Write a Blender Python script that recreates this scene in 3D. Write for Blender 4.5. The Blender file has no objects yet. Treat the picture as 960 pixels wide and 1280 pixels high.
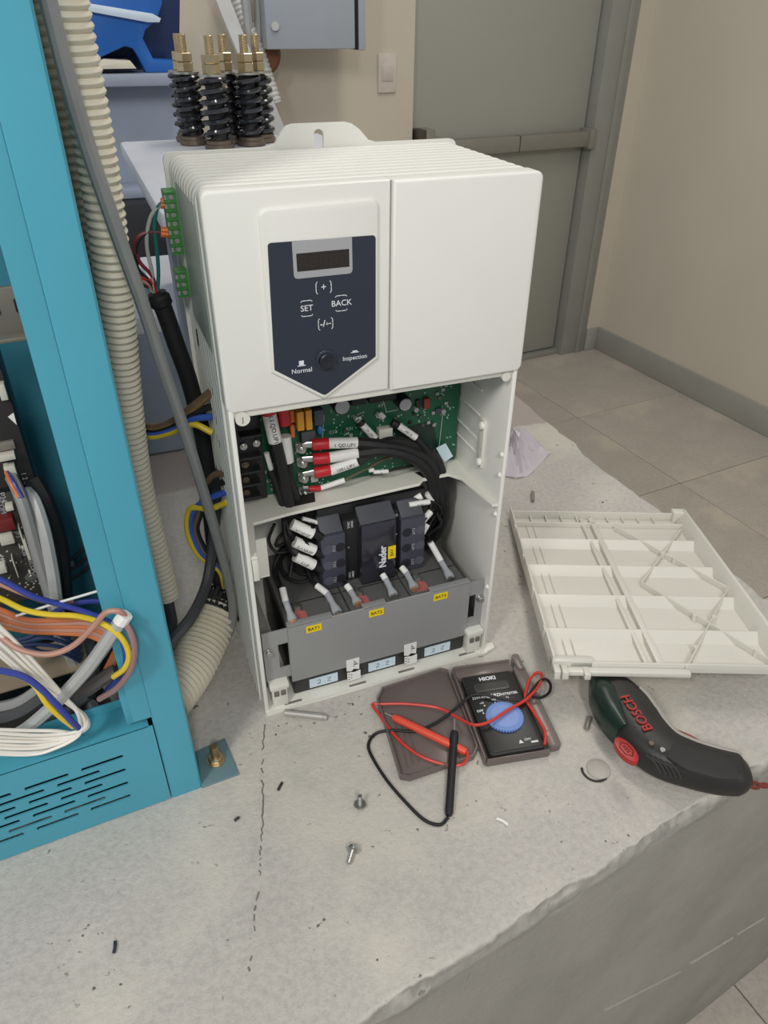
import bpy, bmesh, math, random
from mathutils import Vector, Matrix, Euler
random.seed(7)
S = bpy.context.scene
COL = S.collection
# ---------------------------------------------------------------- camera, world, lights, exposure
CAM = Vector((-0.0756, -0.5514, 0.6369)); ROT = Euler((0.97365, -0.0064, -0.36457), 'XYZ'); FPX = 917.56
cd = bpy.data.cameras.new('camera'); cam = bpy.data.objects.new('camera', cd); COL.objects.link(cam)
cam.location = CAM; cam.rotation_euler = ROT
cd.sensor_fit = 'VERTICAL'; cd.sensor_height = 36; cd.lens = FPX / 1280 * 36; cd.clip_start = .01
S.camera = cam
S.view_settings.view_transform = 'Standard'; S.view_settings.look = 'None'; S.view_settings.gamma = 1
S.view_settings.use_curve_mapping = False; S.view_settings.exposure = 0.03
w = bpy.data.worlds.new('world'); S.world = w; w.use_nodes = True
w.node_tree.nodes['Background'].inputs[0].default_value = (.93, .96, 1, 1); w.node_tree.nodes['Background'].inputs[1].default_value = .42
def area(name, loc, target, size, energy, col=(1, .97, .92), sy=None):
    l = bpy.data.lights.new(name, 'AREA'); l.energy = energy; l.size = size; l.color = col
    if sy: l.shape = 'RECTANGLE'; l.size_y = sy
    o = bpy.data.objects.new(name, l); COL.objects.link(o); o.location = loc
    o.rotation_euler = (Vector(target) - Vector(loc)).to_track_quat('-Z', 'Y').to_euler(); return o
area('ceiling_lamp', (-1.15, -1.15, 1.8), (0.1, 0.1, 0.1), .28, 17, sy=.5)
area('ceiling_lamp_near', (-.16, -1.75, 1.7), (0.1, 0.1, 0.1), .22, 15, sy=.45)
area('ceiling_lamp_far', (.9, .9, 2.1), (.9, .9, 0), .25, 14, (1, .93, .84), sy=1.2)

MR = ROT.to_matrix()
def ray(u, v): return MR @ Vector(((u - 480) / FPX, -(v - 640) / FPX, -1))
def W(u, v, y=None, z=None, x=None):            # the point of a real plane (y=, z= or x= in metres) seen at a place of the photograph
    r = ray(u, v)
    if y is not None: t = (y - CAM.y) / r.y
    elif z is not None: t = (z - CAM.z) / r.z
    else: t = (x - CAM.x) / r.x
    return CAM + r * t
def path(pts, y=None, z=None):
    out = []
    for p in pts:
        if z is not None: out.append(W(p[0], p[1], z=p[2] if len(p) > 2 else z))
        else: out.append(W(p[0], p[1], y=p[2] if len(p) > 2 else y))
    return out

# ---------------------------------------------------------------- materials
def lin(c): return tuple((x / 255 / 12.92 if x / 255 <= .04045 else ((x / 255 + .055) / 1.055) ** 2.4) for x in c) + (1,)
MATS = {}
def mat(name, rgb, rough=.5, metal=0, var=.06, vscale=30, bump=0, bscale=200, coat=0, alpha=None, trans=None, spec=None):
    if name in MATS: return MATS[name]
    m = bpy.data.materials.new(name); m.use_nodes = True; nt = m.node_tree; N = nt.nodes; L = nt.links
    b = N['Principled BSDF']; b.inputs['Roughness'].default_value = rough; b.inputs['Metallic'].default_value = metal
    if coat: b.inputs['Coat Weight'].default_value = coat; b.inputs['Coat Roughness'].default_value = .15
    if spec is not None: b.inputs['Specular IOR Level'].default_value = spec
    if alpha is not None: b.inputs['Alpha'].default_value = alpha
    if trans is not None: b.inputs['Transmission Weight'].default_value = trans
    tc = N.new('ShaderNodeTexCoord'); n = N.new('ShaderNodeTexNoise'); n.inputs['Scale'].default_value = vscale; n.inputs['Detail'].default_value = 4
    L.new(tc.outputs['Object'], n.inputs['Vector'])
    mx = N.new('ShaderNodeMix'); mx.data_type = 'RGBA'; c = lin(rgb)
    mx.inputs[6].default_value = tuple(max(0, x * (1 - var * 2)) for x in c[:3]) + (1,); mx.inputs[7].default_value = tuple(min(1, x * (1 + var * 2)) for x in c[:3]) + (1,)
    L.new(n.outputs[0], mx.inputs[0]); L.new(mx.outputs[2], b.inputs['Base Color'])
    if bump:
        n2 = N.new('ShaderNodeTexNoise'); n2.inputs['Scale'].default_value = bscale; n2.inputs['Detail'].default_value = 5; L.new(tc.outputs['Object'], n2.inputs['Vector'])
        bp = N.new('ShaderNodeBump'); bp.inputs['Strength'].default_value = bump; bp.inputs['Distance'].default_value = .002
        L.new(n2.outputs[0], bp.inputs['Height']); L.new(bp.outputs[0], b.inputs['Normal'])
    MATS[name] = m; return m
white = mat('white_abs', (232, 231, 224), .42, var=.015, vscale=8)
white2 = mat('white_moulding', (222, 221, 211), .45, var=.03, vscale=12)
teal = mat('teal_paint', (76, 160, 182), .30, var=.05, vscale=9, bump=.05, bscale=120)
tealdk = mat('teal_paint_shaded', (60, 132, 150), .45, var=.05, vscale=9)  # same teal paint, darkened for the shade inside the cabinet
navy = mat('navy_film', (42, 48, 62), .4, var=.02)
silver = mat('silver_film', (165, 166, 168), .4, var=.03)
screenm = mat('dark_display', (40, 34, 30), .15, var=.03)
segm = mat('unlit_segments', (58, 46, 38), .3, var=.02)
inkw = mat('white_ink', (225, 228, 232), .5, var=.01)
inkg = mat('grey_ink', (170, 173, 178), .5, var=.01)
inkb = mat('black_ink', (30, 30, 30), .5, var=.01)
inkbl = mat('blue_ink', (60, 80, 140), .5, var=.01)
inkr = mat('red_ink', (190, 40, 40), .5, var=.02)
black = mat('black_plastic', (34, 34, 36), .42, var=.05)
blackm = mat('matte_black_rubber', (26, 26, 27), .6, var=.06)
dgrey = mat('dark_grey_plastic', (74, 76, 82), .5, var=.04)
dgrey2 = mat('battery_lid', (88, 88, 87), .5, var=.06, bump=.15, bscale=600)
breaker = mat('slate_plastic', (66, 68, 80), .38, var=.04)
mgrey = mat('grey_steel_sheet', (152, 153, 153), .42, .15, var=.04, vscale=14)
zinc = mat('zinc', (190, 190, 186), .3, .9, var=.08, vscale=80)
brass = mat('yellow_zinc', (204, 188, 156), .28, .9, var=.08, vscale=60)
steeldull = mat('dull_steel', (120, 108, 96), .45, .7, var=.1, vscale=60)
spring_m = mat('glossy_black_paint', (30, 32, 38), .18, var=.05, coat=.6)
red = mat('red_boot', (190, 34, 44), .42, var=.06)
redlead = mat('red_lead', (206, 62, 52), .38, var=.05)
orange = mat('orange_ferrule', (226, 118, 44), .4, var=.05)
yellowc = mat('yellow_capacitor', (224, 160, 44), .35, var=.04)
yellowl = mat('yellow_label', (240, 210, 20), .5, var=.02)
paper = mat('white_paper', (236, 235, 232), .65, var=.03, vscale=60)
sleeve = mat('white_sleeve', (228, 227, 224), .5, var=.04, vscale=80)
bluest = mat('pale_blue_sticker', (208, 226, 235), .6, var=.04)
green = mat('green_terminal', (70, 140, 70), .4, var=.08)
bluep = mat('blue_cap_disc', (60, 120, 180), .4)
redbrown = mat('red_brown_part', (140, 60, 44), .5)
conduit_m = mat('cream_corrugated', (222, 216, 196), .5, var=.06, vscale=20)
greyc = mat('grey_cable', (146, 147, 146), .3, var=.05)
lgreyc = mat('light_grey_cable', (176, 178, 176), .42, var=.06)
dgreyc = mat('dark_grey_cable', (70, 72, 74), .45, var=.05)
bluew = mat('blue_wire', (52, 66, 150), .38, var=.05)
bluew2 = mat('bright_blue_wire', (62, 98, 190), .38, var=.05)
yeloww = mat('yellow_wire', (224, 196, 50), .38, var=.05)
brownw = mat('brown_wire', (112, 92, 72), .42, var=.06)
pinkw = mat('dusty_pink_wire', (182, 138, 122), .42, var=.06)
orangew = mat('orange_wire', (196, 116, 72), .42, var=.06)
whitew = mat('white_wire', (236, 232, 222), .42, var=.03)
maroonw = mat('maroon_wire', (124, 40, 56), .42, var=.05)
tealw = mat('teal_wire', (30, 110, 106), .42, var=.05)
beamw = mat('white_beam_paint', (214, 217, 224), .45, var=.05, vscale=14, bump=.1)
beamg = mat('blue_grey_beam_paint', (150, 160, 178), .45, var=.06, vscale=10, bump=.1)
machb = mat('machine_blue', (34, 98, 178), .35, var=.05, vscale=8)
machbd = mat('machine_blue_shaded', (24, 48, 96), .4, var=.05, vscale=8)  # same machine blue, with the shade on the rear casing put into the colour
doorm = mat('door_grey', (164, 164, 154), .5, var=.02, vscale=3)
framem = mat('door_frame_grey', (150, 151, 143), .5, var=.05, vscale=9)
barm = mat('bar_grey', (138, 135, 124), .45, var=.04)
boxm = mat('control_box_grey', (170, 178, 188), .45, var=.02)
lidm = mat('lid_inside_plastic', (214, 212, 202), .36, var=.02, vscale=9)
smoke = mat('smoky_plastic', (126, 114, 110), .25, var=.05, vscale=20, alpha=.72)
meterb = mat('meter_black', (38, 38, 38), .45, var=.06)
lcd = mat('meter_display', (52, 52, 48), .2)
dialb = mat('dial_blue', (110, 140, 205), .45, var=.03)
drillb = mat('drill_black', (40, 39, 38), .45, var=.1, bump=.1, bscale=400)
drillg = mat('drill_dark_green', (24, 44, 38), .32, var=.08)
drillr = mat('drill_red', (150, 44, 40), .4, var=.06)
bagm = mat('pale_plastic_bag', (232, 224, 232), .25, var=.03, alpha=.72)
brownd = mat('brown_reel', (120, 72, 44), .5, var=.1)
pcbg = None

def pcb_mat(name, base, speck, sc):
    m = bpy.data.materials.new(name); m.use_nodes = True; nt = m.node_tree; N = nt.nodes; L = nt.links
    b = N['Principled BSDF']; b.inputs['Roughness'].default_value = .35
    tc = N.new('ShaderNodeTexCoord'); v = N.new('ShaderNodeTexVoronoi'); v.distance = 'CHEBYCHEV'; v.inputs['Scale'].default_value = sc
    n = N.new('ShaderNodeTexNoise'); n.inputs['Scale'].default_value = sc * .22; n.inputs['Detail'].default_value = 2
    L.new(tc.outputs['Object'], v.inputs['Vector']); L.new(tc.outputs['Object'], n.inputs['Vector'])
    a = N.new('ShaderNodeMath'); a.operation = 'LESS_THAN'; a.inputs[1].default_value = .2; L.new(v.outputs['Distance'], a.inputs[0])
    g = N.new('ShaderNodeMath'); g.operation = 'GREATER_THAN'; g.inputs[1].default_value = .53; L.new(n.outputs[0], g.inputs[0])
    mu = N.new('ShaderNodeMath'); mu.operation = 'MULTIPLY'; L.new(a.outputs[0], mu.inputs[0]); L.new(g.outputs[0], mu.inputs[1])
    mx = N.new('ShaderNodeMix'); mx.data_type = 'RGBA'; mx.inputs[6].default_value = lin(base); mx.inputs[7].default_value = lin(speck)
    L.new(mu.outputs[0], mx.inputs[0]); L.new(mx.outputs[2], b.inputs['Base Color']); return m
pcbg = pcb_mat('green_board', (24, 90, 62), (170, 196, 180), 260)
pcbd = pcb_mat('dark_board', (66, 64, 60), (205, 203, 194), 240)

def concrete(name, c0, c1, dark, stain=None, side=None, pinky=None):
    m = bpy.data.materials.new(name); m.use_nodes = True; nt = m.node_tree; N = nt.nodes; L = nt.links
    b = N['Principled BSDF']; b.inputs['Roughness'].default_value = .85; b.inputs['Specular IOR Level'].default_value = .25
    tc = N.new('ShaderNodeTexCoord')
    def noise(s, d=5, r=.6):
        n = N.new('ShaderNodeTexNoise'); n.inputs['Scale'].default_value = s; n.inputs['Detail'].default_value = d; n.inputs['Roughness'].default_value = r; L.new(tc.outputs['Object'], n.inputs['Vector']); return n
    def ramp(src, p0, p1, a, bb):
        r = N.new('ShaderNodeValToRGB'); r.color_ramp.elements[0].position = p0; r.color_ramp.elements[1].position = p1; r.color_ramp.elements[0].color = a; r.color_ramp.elements[1].color = bb; L.new(src, r.inputs[0]); return r
    def mix(f, a, bb):
        x = N.new('ShaderNodeMix'); x.data_type = 'RGBA'
        for i, s in ((0, f), (6, a), (7, bb)):
            if isinstance(s, (tuple, float)): x.inputs[i].default_value = s
            else: L.new(s, x.inputs[i])
        return x.outputs[2]
    W1, B0 = (1, 1, 1, 1), (0, 0, 0, 1)
    n1 = noise(7); base = ramp(n1.outputs[0], .35, .68, lin(c0), lin(c1)).outputs[0]
    n2 = noise(150, 6, .72); base = mix(ramp(n2.outputs[0], .34, .58, (.42, .42, .42, 1), B0).outputs[0], base, lin(tuple(x * .8 for x in c0)))
    n3 = noise(3.4, 7, .62); base = mix(ramp(n3.outputs[0], .50, .60, B0, (.7, .7, .7, 1)).outputs[0], base, lin((min(255, c1[0] * 1.035), c1[1] * 1.03, c1[2] * 1.0)))
    n6 = noise(5.2, 6, .7); base = mix(ramp(n6.outputs[0], .56, .68, B0, (.6, .6, .6, 1)).outputs[0], base, lin((c0[0] * .93, c0[1] * .945, c0[2] * .945)))
    n4 = noise(120, 2, .5); n5 = noise(14, 3)
    pit = N.new('ShaderNodeMath'); pit.operation = 'MULTIPLY'
    L.new(ramp(n4.outputs[0], .66, .70, B0, W1).outputs[0], pit.inputs[0]); L.new(ramp(n5.outputs[0], .52, .62, B0, W1).outputs[0], pit.inputs[1])
    base = mix(pit.outputs[0], base, lin(dark))
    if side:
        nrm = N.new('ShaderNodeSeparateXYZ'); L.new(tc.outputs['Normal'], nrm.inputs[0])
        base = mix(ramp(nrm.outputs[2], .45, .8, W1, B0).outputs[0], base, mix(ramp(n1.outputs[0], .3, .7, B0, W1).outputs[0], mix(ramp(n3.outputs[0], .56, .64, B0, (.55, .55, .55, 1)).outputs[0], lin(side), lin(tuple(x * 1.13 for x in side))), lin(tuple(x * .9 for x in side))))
    if pinky:
        sp = N.new('ShaderNodeSeparateXYZ'); L.new(tc.outputs['Object'], sp.inputs[0])
        add = N.new('ShaderNodeMath'); add.operation = 'MULTIPLY_ADD'; L.new(n5.outputs[0], add.inputs[0]); add.inputs[1].default_value = .03; L.new(sp.outputs[1], add.inputs[2])
        base = mix(ramp(add.outputs[0], .508, .516, B0, W1).outputs[0], base, lin(pinky))
    L.new(base, b.inputs['Base Color'])
    h = N.new('ShaderNodeMath'); h.operation = 'MULTIPLY_ADD'; L.new(pit.outputs[0], h.inputs[0]); h.inputs[1].default_value = -.6; L.new(n2.outputs[0], h.inputs[2])
    bp = N.new('ShaderNodeBump'); bp.inputs['Strength'].default_value = .5; bp.inputs['Distance'].default_value = .003; L.new(h.outputs[0], bp.inputs['Height']); L.new(bp.outputs[0], b.inputs['Normal'])
    return m
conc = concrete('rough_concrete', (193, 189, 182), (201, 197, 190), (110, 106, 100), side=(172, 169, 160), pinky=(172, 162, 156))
tilem = concrete('floor_tile_glaze', (188, 179, 169), (196, 188, 178), (164, 156, 148)); tilem.node_tree.nodes['Principled BSDF'].inputs['Roughness'].default_value = .42
for n in tilem.node_tree.nodes:
    if n.type == 'BUMP': n.inputs['Strength'].default_value = .04
grout = mat('grout', (112, 104, 96), .9)
wallm = mat('cream_wall_paint', (208, 200, 184), .75, var=.035, vscale=2.5, bump=.2, bscale=60)
skirtm = mat('skirting_grey', (164, 164, 156), .55, var=.06, vscale=8, bump=.1)

# ---------------------------------------------------------------- mesh helpers
class MB:
    def __init__(s): s.bm = bmesh.new()
    def _f(s, vs):
        try: return s.bm.faces.new(vs)
        except ValueError: return None
    def box(s, x0, x1, y0, y1, z0, z1, bev=0, seg=2, M=None):
        t = bmesh.new(); bmesh.ops.create_cube(t, size=1)
        for v in t.verts: v.co = Vector(((x0 + x1) / 2 + v.co.x * (x1 - x0), (y0 + y1) / 2 + v.co.y * (y1 - y0), (z0 + z1) / 2 + v.co.z * (z1 - z0)))
        if bev: bmesh.ops.bevel(t, geom=t.edges[:], offset=min(bev, .45 * min(abs(x1 - x0), abs(y1 - y0), abs(z1 - z0))), segments=seg, affect='EDGES', profile=.5)
        return s.join(t, M)
    def join(s, t, M=None):
        if M is not None: bmesh.ops.transform(t, matrix=M, verts=t.verts)
        mp = {v: s.bm.verts.new(v.co) for v in t.verts}
        for f in t.faces: s._f([mp[v] for v in f.verts])
        t.free(); return s
    def ring(s, c, u, v, r, seg, ru=None): return [s.bm.verts.new(c + u * (math.cos(2 * math.pi * i / seg) * (ru or r)) + v * (math.sin(2 * math.pi * i / seg) * r)) for i in range(seg)]
    def bridge(s, a, b):
        n = len(a)
        for i in range(n): s._f([a[i], a[(i + 1) % n], b[(i + 1) % n], b[i]])
    def lathe(s, prof, p0, d, seg=20, cap=True):
        p0 = Vector(p0); d = Vector(d).normalized(); u = d.orthogonal().normalized(); v = d.cross(u); pr = None; first = None
        for r, h in prof:
            R = s.ring(p0 + d * h, u, v, max(r, 1e-5), seg)
            if pr: s.bridge(pr, R)
            else: first = R
            pr = R
        if cap: s._f(list(reversed(first))); s._f(pr)
        return s
    def cyl(s, p0, p1, r, r1=None, seg=16):
        p0 = Vector(p0); p1 = Vector(p1); return s.lathe([(r, 0), (r if r1 is None else r1, (p1 - p0).length)], p0, p1 - p0, seg)
    def tube(s, pts, r, seg=8, rf=None, flat=1, up=None):
        pts = [Vector(p) for p in pts]; n = len(pts); pr = None; u = None
        for i, p in enumerate(pts):
            d = (pts[min(i + 1, n - 1)] - pts[max(i - 1, 0)]).normalized()
            if u is None: u = (Vector(up).cross(d).normalized() if up else d.orthogonal().normalized())
            u = (u - d * u.dot(d)).normalized(); v = d.cross(u); rr = rf(i / (n - 1)) if rf else r
            R = s.ring(p, u, v, rr * flat, seg, rr)
            if pr: s.bridge(pr, R)
            else: s._f(list(reversed(R)))
            pr = R
        s._f(pr); return s
    def prism(s, pts, a0, a1, ax='y', bev=0, seg=2, M=None):
        t = bmesh.new()
        def P(p, a): return {'y': (p[0], a, p[1]), 'z': (p[0], p[1], a), 'x': (a, p[0], p[1])}[ax]
        A = [t.verts.new(P(p, a0)) for p in pts]; B = [t.verts.new(P(p, a1)) for p in pts]; n = len(pts)
        f0 = t.faces.new(A); f1 = t.faces.new(list(reversed(B)))
        for i in range(n): t.faces.new([A[i], B[i], B[(i + 1) % n], A[(i + 1) % n]])
        bmesh.ops.recalc_face_normals(t, faces=t.faces)
        if bev: bmesh.ops.bevel(t, geom=list({e for e in f0.edges} | {e for e in f1.edges}), offset=bev, segments=seg, affect='EDGES', profile=.5)
        return s.join(t, M)
    def sphere(s, c, r, sc=(1, 1, 1), seg=12):
        t = bmesh.new(); bmesh.ops.create_uvsphere(t, u_segments=seg, v_segments=seg // 2 + 1, radius=r)
        for v in t.verts: v.co = Vector((c[0] + v.co.x * sc[0], c[1] + v.co.y * sc[1], c[2] + v.co.z * sc[2]))
        return s.join(t)
    def text(s, body, size, O, ex=(1, 0, 0), ey=(0, 0, 1), th=.00015, bold=0, align='CENTER', shear=0):
        cu = bpy.data.curves.new('t', 'FONT'); cu.body = body; cu.size = size; cu.align_x = align; cu.align_y = 'CENTER'; cu.extrude = th; cu.offset = bold; cu.shear = shear; cu.resolution_u = 3
        ob = bpy.data.objects.new('t', cu); COL.objects.link(ob); me = bpy.data.meshes.new_from_object(ob.evaluated_get(bpy.context.evaluated_depsgraph_get()))
        bpy.data.objects.remove(ob); bpy.data.curves.remove(cu)
        ex = Vector(ex).normalized(); ey = Vector(ey).normalized(); ez = ex.cross(ey); O = Vector(O)
        vs = [s.bm.verts.new(O + ex * v.co.x + ey * v.co.y + ez * v.co.z) for v in me.vertices]
        for p in me.polygons: s._f([vs[i] for i in p.vertices])
        bpy.data.meshes.remove(me); return s
    def build(s, name, m, parent=None, label=None, cat=None, group=None, kind=None, M=None, angle=35, base=True, smooth=True):
        bmesh.ops.recalc_face_normals(s.bm, faces=s.bm.faces)
        loc = Vector((0, 0, 0))
        if M is not None: bmesh.ops.transform(s.bm, matrix=M, verts=s.bm.verts)
        if parent is None and base and s.bm.verts:
            xs = [v.co for v in s.bm.verts]; lo = [min(c[i] for c in xs) for i in range(3)]; hi = [max(c[i] for c in xs) for i in range(3)]
            loc = Vector(((lo[0] + hi[0]) / 2, (lo[1] + hi[1]) / 2, lo[2])); bmesh.ops.translate(s.bm, vec=-loc, verts=s.bm.verts)
        elif parent is not None and base:
            bmesh.ops.transform(s.bm, matrix=WM(parent).inverted(), verts=s.bm.verts)
        me = bpy.data.meshes.new(name); s.bm.to_mesh(me); s.bm.free()
        if smooth: me.shade_smooth(); me.set_sharp_from_angle(angle=math.radians(angle))
        me.materials.append(m); o = bpy.data.objects.new(name, me); COL.objects.link(o); o.location = loc; o.parent = parent
        tag(o, label, cat, group, kind); return o
def WM(o):
    M = o.matrix_basis.copy()
    while o.parent: o = o.parent; M = o.matrix_basis @ M
    return M
def tag(o, label=None, cat=None, group=None, kind=None):
    for k, v in (('label', label), ('category', cat), ('group', group), ('kind', kind)):
        if v: o[k] = v
    return o
def thing(name, label, cat, loc=(0, 0, 0), rz=0, group=None):   # an Empty at the thing's base; parts are built in world metres and parented
    o = bpy.data.objects.new(name, None); COL.objects.link(o); o.location = loc; o.rotation_euler = (0, 0, rz); o.empty_display_size = .02
    return tag(o, label, cat, group)
def dup(root, loc, rz=None, label=None):
    r = root.copy(); COL.objects.link(r); r.location = loc
    if rz is not None: r.rotation_euler = (0, 0, rz)
    if label: r['label'] = label
    for ch in root.children:
        c = ch.copy(); COL.objects.link(c); c.parent = r
        for g in ch.children:
            d = g.copy(); COL.objects.link(d); d.parent = c
    return r
def spline(pts, n=8):
    pts = [Vector(p) for p in pts]
    if len(pts) < 3: return [pts[0].lerp(pts[-1], i / n) for i in range(n + 1)]
    P = [pts[0] * 2 - pts[1]] + pts + [pts[-1] * 2 - pts[-2]]; out = []
    for i in range(1, len(P) - 2):
        a, b, c, d = P[i - 1:i + 3]
        for k in range(n):
            t = k / n; out.append(.5 * ((2 * b) + (c - a) * t + (2 * a - 5 * b + 4 * c - d) * t * t + (3 * b - a - 3 * c + d) * t ** 3))
    return out + [pts[-1]]
def cable(pts, r, seg=8, n=8): return MB().tube(spline(pts, n), r, seg)
def rrect(x0, x1, z0, z1, r, seg=5, corners=(1, 1, 1, 1)):      # outline, counter-clockwise from lower left
    o = []
    for (cx, cz, a0, k) in ((x0 + r, z0 + r, 180, 0), (x1 - r, z0 + r, 270, 1), (x1 - r, z1 - r, 0, 2), (x0 + r, z1 - r, 90, 3)):
        if not corners[k]: o.append(((x0, x1, x1, x0)[k], (z0, z0, z1, z1)[k])); continue
        for i in range(seg + 1):
            a = math.radians(a0 + 90 * i / seg); o.append((cx + r * math.cos(a), cz + r * math.sin(a)))
    return o
def resample(pts, step):
    pts = [Vector(p) for p in pts]; out = [pts[0]]; acc = 0
    for a, b in zip(pts, pts[1:]):
        L = (b - a).length
        while acc + L >= step:
            t = (step - acc) / L; a = a.lerp(b, t); out.append(a); L = (b - a).length; acc = 0
        acc += L
    return out
def corrugated(pts, r, pitch, seg=18):
    c = resample(spline(pts, 30), pitch / 4); prof = [1.0, .95, .83, .95]
    mb = MB(); n = len(c); mb.tube(c, r, seg, rf=lambda t: r * prof[int(round(t * (n - 1))) % 4]); return mb
def hexnut(mb, p, d, r, h): return mb.lathe([(r * .9, 0), (r, .08 * h), (r, .92 * h), (r * .9, h)], p, d, 6)
# ================================================================ SETTING
TH = 0.10129; UX = Vector((math.cos(TH), math.sin(TH), 0)); UY = Vector((-math.sin(TH), math.cos(TH), 0)); FZ = -.8172
DW = 2.2535; RWU = 2.534                        # door wall at UY.p = DW, right wall at UX.p = RWU
RM = Matrix.Rotation(TH, 4, 'Z')                # room frame -> world
def rbox(x0, x1, y0, y1, z0, z1, bev=0): return MB().box(x0, x1, y0, y1, z0, z1, bev)
# floor with recessed joints, each tile a piece
fl = rbox(-1.5, RWU, -2.2, DW + .25, FZ - .08, FZ - .004).build('floor', grout, M=RM, base=False, kind='structure')
t0 = None; pu = Vector((1.7476, 1.8334)); gx = UX.x * pu.x + UX.y * pu.y; gy = UY.x * pu.x + UY.y * pu.y
for i in range(-5, 2):
    for j in range(-6, 2):
        x0, y0 = gx + i * .6, gy + j * .6; x1 = min(x0 + .6, RWU); y1 = min(y0 + .6, DW + .2)
        if x1 - x0 < .05 or y1 - y0 < .05: continue
        if t0 and abs(x1 - x0 - .6) < 1e-4 and abs(y1 - y0 - .6) < 1e-4:
            o = t0.copy(); COL.objects.link(o); o.location = RM @ Vector((x0 - fx, y0 - fy, 0)); o.location.z = 0
        else:
            o = MB().box(x0 + .0015, x1 - .0015, y0 + .0015, y1 - .0015, FZ - .008, FZ, .001, 1).build('floor_tile', tilem, fl, M=RM, base=False)
            if not t0 and abs(x1 - x0 - .6) < 1e-4 and abs(y1 - y0 - .6) < 1e-4: t0 = o; fx, fy = x0, y0
DL, DR = 1.40, 2.32                              # door opening along the wall
mb = MB(); mb.box(-1.5, DL, DW, DW + .2, FZ, 2.1); mb.box(DR + .13, RWU + .2, DW, DW + .2, FZ, 2.1); mb.box(DL, DR + .13, DW, DW + .2, FZ + 2.15, 2.1)
mb.build('wall_back', wallm, M=RM, base=False, kind='structure')
MB().box(RWU, RWU + .2, -2.2, DW, FZ, 2.1).build('wall_right', wallm, M=RM, base=False, kind='structure')
MB().box(RWU - .014, RWU, -2.2, DW, FZ, FZ + .115, .004).build('baseboard_right', skirtm, M=RM, base=False, kind='structure')
MB().box(DR + .13, RWU - .014, DW - .014, DW, FZ, FZ + .115, .004).build('baseboard_back', skirtm, M=RM, base=False, kind='structure')
dr = thing('door_1', None, None); dr['kind'] = 'structure'
MB().box(DL, DR - .03, DW + .05, DW + .095, FZ + .03, FZ + 2.12, .002).build('door_leaf', doorm, dr, M=RM)
mb = MB(); mb.box(DR - .02, DR + .13, DW - .004, DW + .16, FZ, FZ + 2.15, .003); mb.box(DL - .02, DR + .1, DW - .004, DW + .16, FZ + 2.12, FZ + 2.2, .003)
mb.box(DR + .07, DR + .10, DW - .012, DW, FZ, FZ + 2.12, .002); mb.build('door_frame', framem, dr, M=RM)
MB().box(DL, DR - .02, DW + .02, DW + .12, FZ, FZ + .022, .002).build('threshold', framem, dr, M=RM)
BZ = FZ + 1.005
pb = MB().box(DL + .06, DR - .03, DW - .02, DW + .03, BZ - .03, BZ + .03, .006).build('push_bar', barm, dr, M=RM)
MB().box(DL + .5, DL + .503, DW - .023, DW + .02, BZ - .031, BZ + .031).build('bar_joint', mat('bar_seam', (90, 88, 80)), pb, M=RM)
MB().box(DR - .055, DR - .02, DW - .03, DW + .05, BZ - .04, BZ + .04, .006).build('bar_end', barm, dr, M=RM)
MB().box(DL + .012, DL + .05, DW - .03, DW + .05, BZ - .035, BZ + .075, .004).build('latch_case', mat('latch_dark', (70, 64, 54)), dr, M=RM)
MB().box(DL + .045, DL + .085, DW - .035, DW + .05, BZ - .035, BZ + .075, .004).build('latch_cover', barm, dr, M=RM)
# concrete plinth the work lies on: broken front and right edges
def hsh(i, k=0):
    q = math.sin(i * 127.1 + k * 311.7) * 43758.5453; return 2 * (q - math.floor(q)) - 1
def vn(x, k=0):
    i = math.floor(x); t = x - i; t = t * t * (3 - 2 * t); return hsh(i, k) * (1 - t) + hsh(i + 1, k) * t
def yline(x): return -.3185 + .1575 * (x + .02)
def yfront(x): return yline(x) + .001 + .0016 * vn(x * 4, 1) + .0009 * vn(x * 17, 2) + .0009 * vn(x * 60, 3) + .0012 * vn(x * 170, 12)
def xright(y): return .668 + max(0, -.035 - y) * 1.6 + .014 * vn(y * 5, 4) + .006 * vn(y * 19, 5) + .002 * vn(y * 70, 6)
NX, NY = 620, 260; YB = .95; XL = -1.25
prof = [(1, 0, 0)]
bm = bmesh.new(); G = []
for j in range(-9, NY + 1):
    row = []
    for i in range(0, NX + 10):
        u = min(i, NX) / NX; v = max(j, 0) / NY; u = 1 - (1 - u) ** 1.0; v = v ** 1.25
        y0 = YB * v
        xr = xright(YB * v - .2 * (1 - v)); x = XL + (xr - XL) * u
        yf = yfront(x); y = yf + (YB - yf) * v
        z = .0012 * vn(x * 30, 8) * vn(y * 30, 9)
        dep = max(-j, i - NX, 0)                # how far over the edge
        if dep:
            dz = [0, .0022, .006, .011, .015, .019, .03, .12, .35, .817][dep]; off = [0, .001, .003, .0042, .005, .005, .005, .005, .005, .005][dep]; rg = [.0, .0006, .0009, .0006, 0, 0, 0, 0, 0, 0][dep]
            if j < 0: y = y + (yline(x) - .004 - y) * min(1, dep / 3); y -= off * .3 + (rg * vn(x * 190, 11 + dep) + .0003 * vn(x * 45, 40 + dep)) * (dep < 4) + rg * vn(x * 190, 11 + dep) + .003 * vn(x * 25, 40 + dep) * (dep < 5)
            if i > NX: x += off + rg * vn(y * 90, 21 + dep) + .003 * vn(y * 25, 50 + dep) * (dep < 5)
            z = -dz + (.0014 * vn(x * 150 + y * 90, 31 + dep) if dep < 4 else 0)
        row.append(bm.verts.new((x, y, z)))
    G.append(row)
for a, b in zip(G, G[1:]):
    for i in range(len(a) - 1): bm.faces.new((a[i], a[i + 1], b[i + 1], b[i]))
me = bpy.data.meshes.new('concrete_plinth'); bm.to_mesh(me); bm.free(); me.shade_smooth(); me.materials.append(conc)
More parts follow.
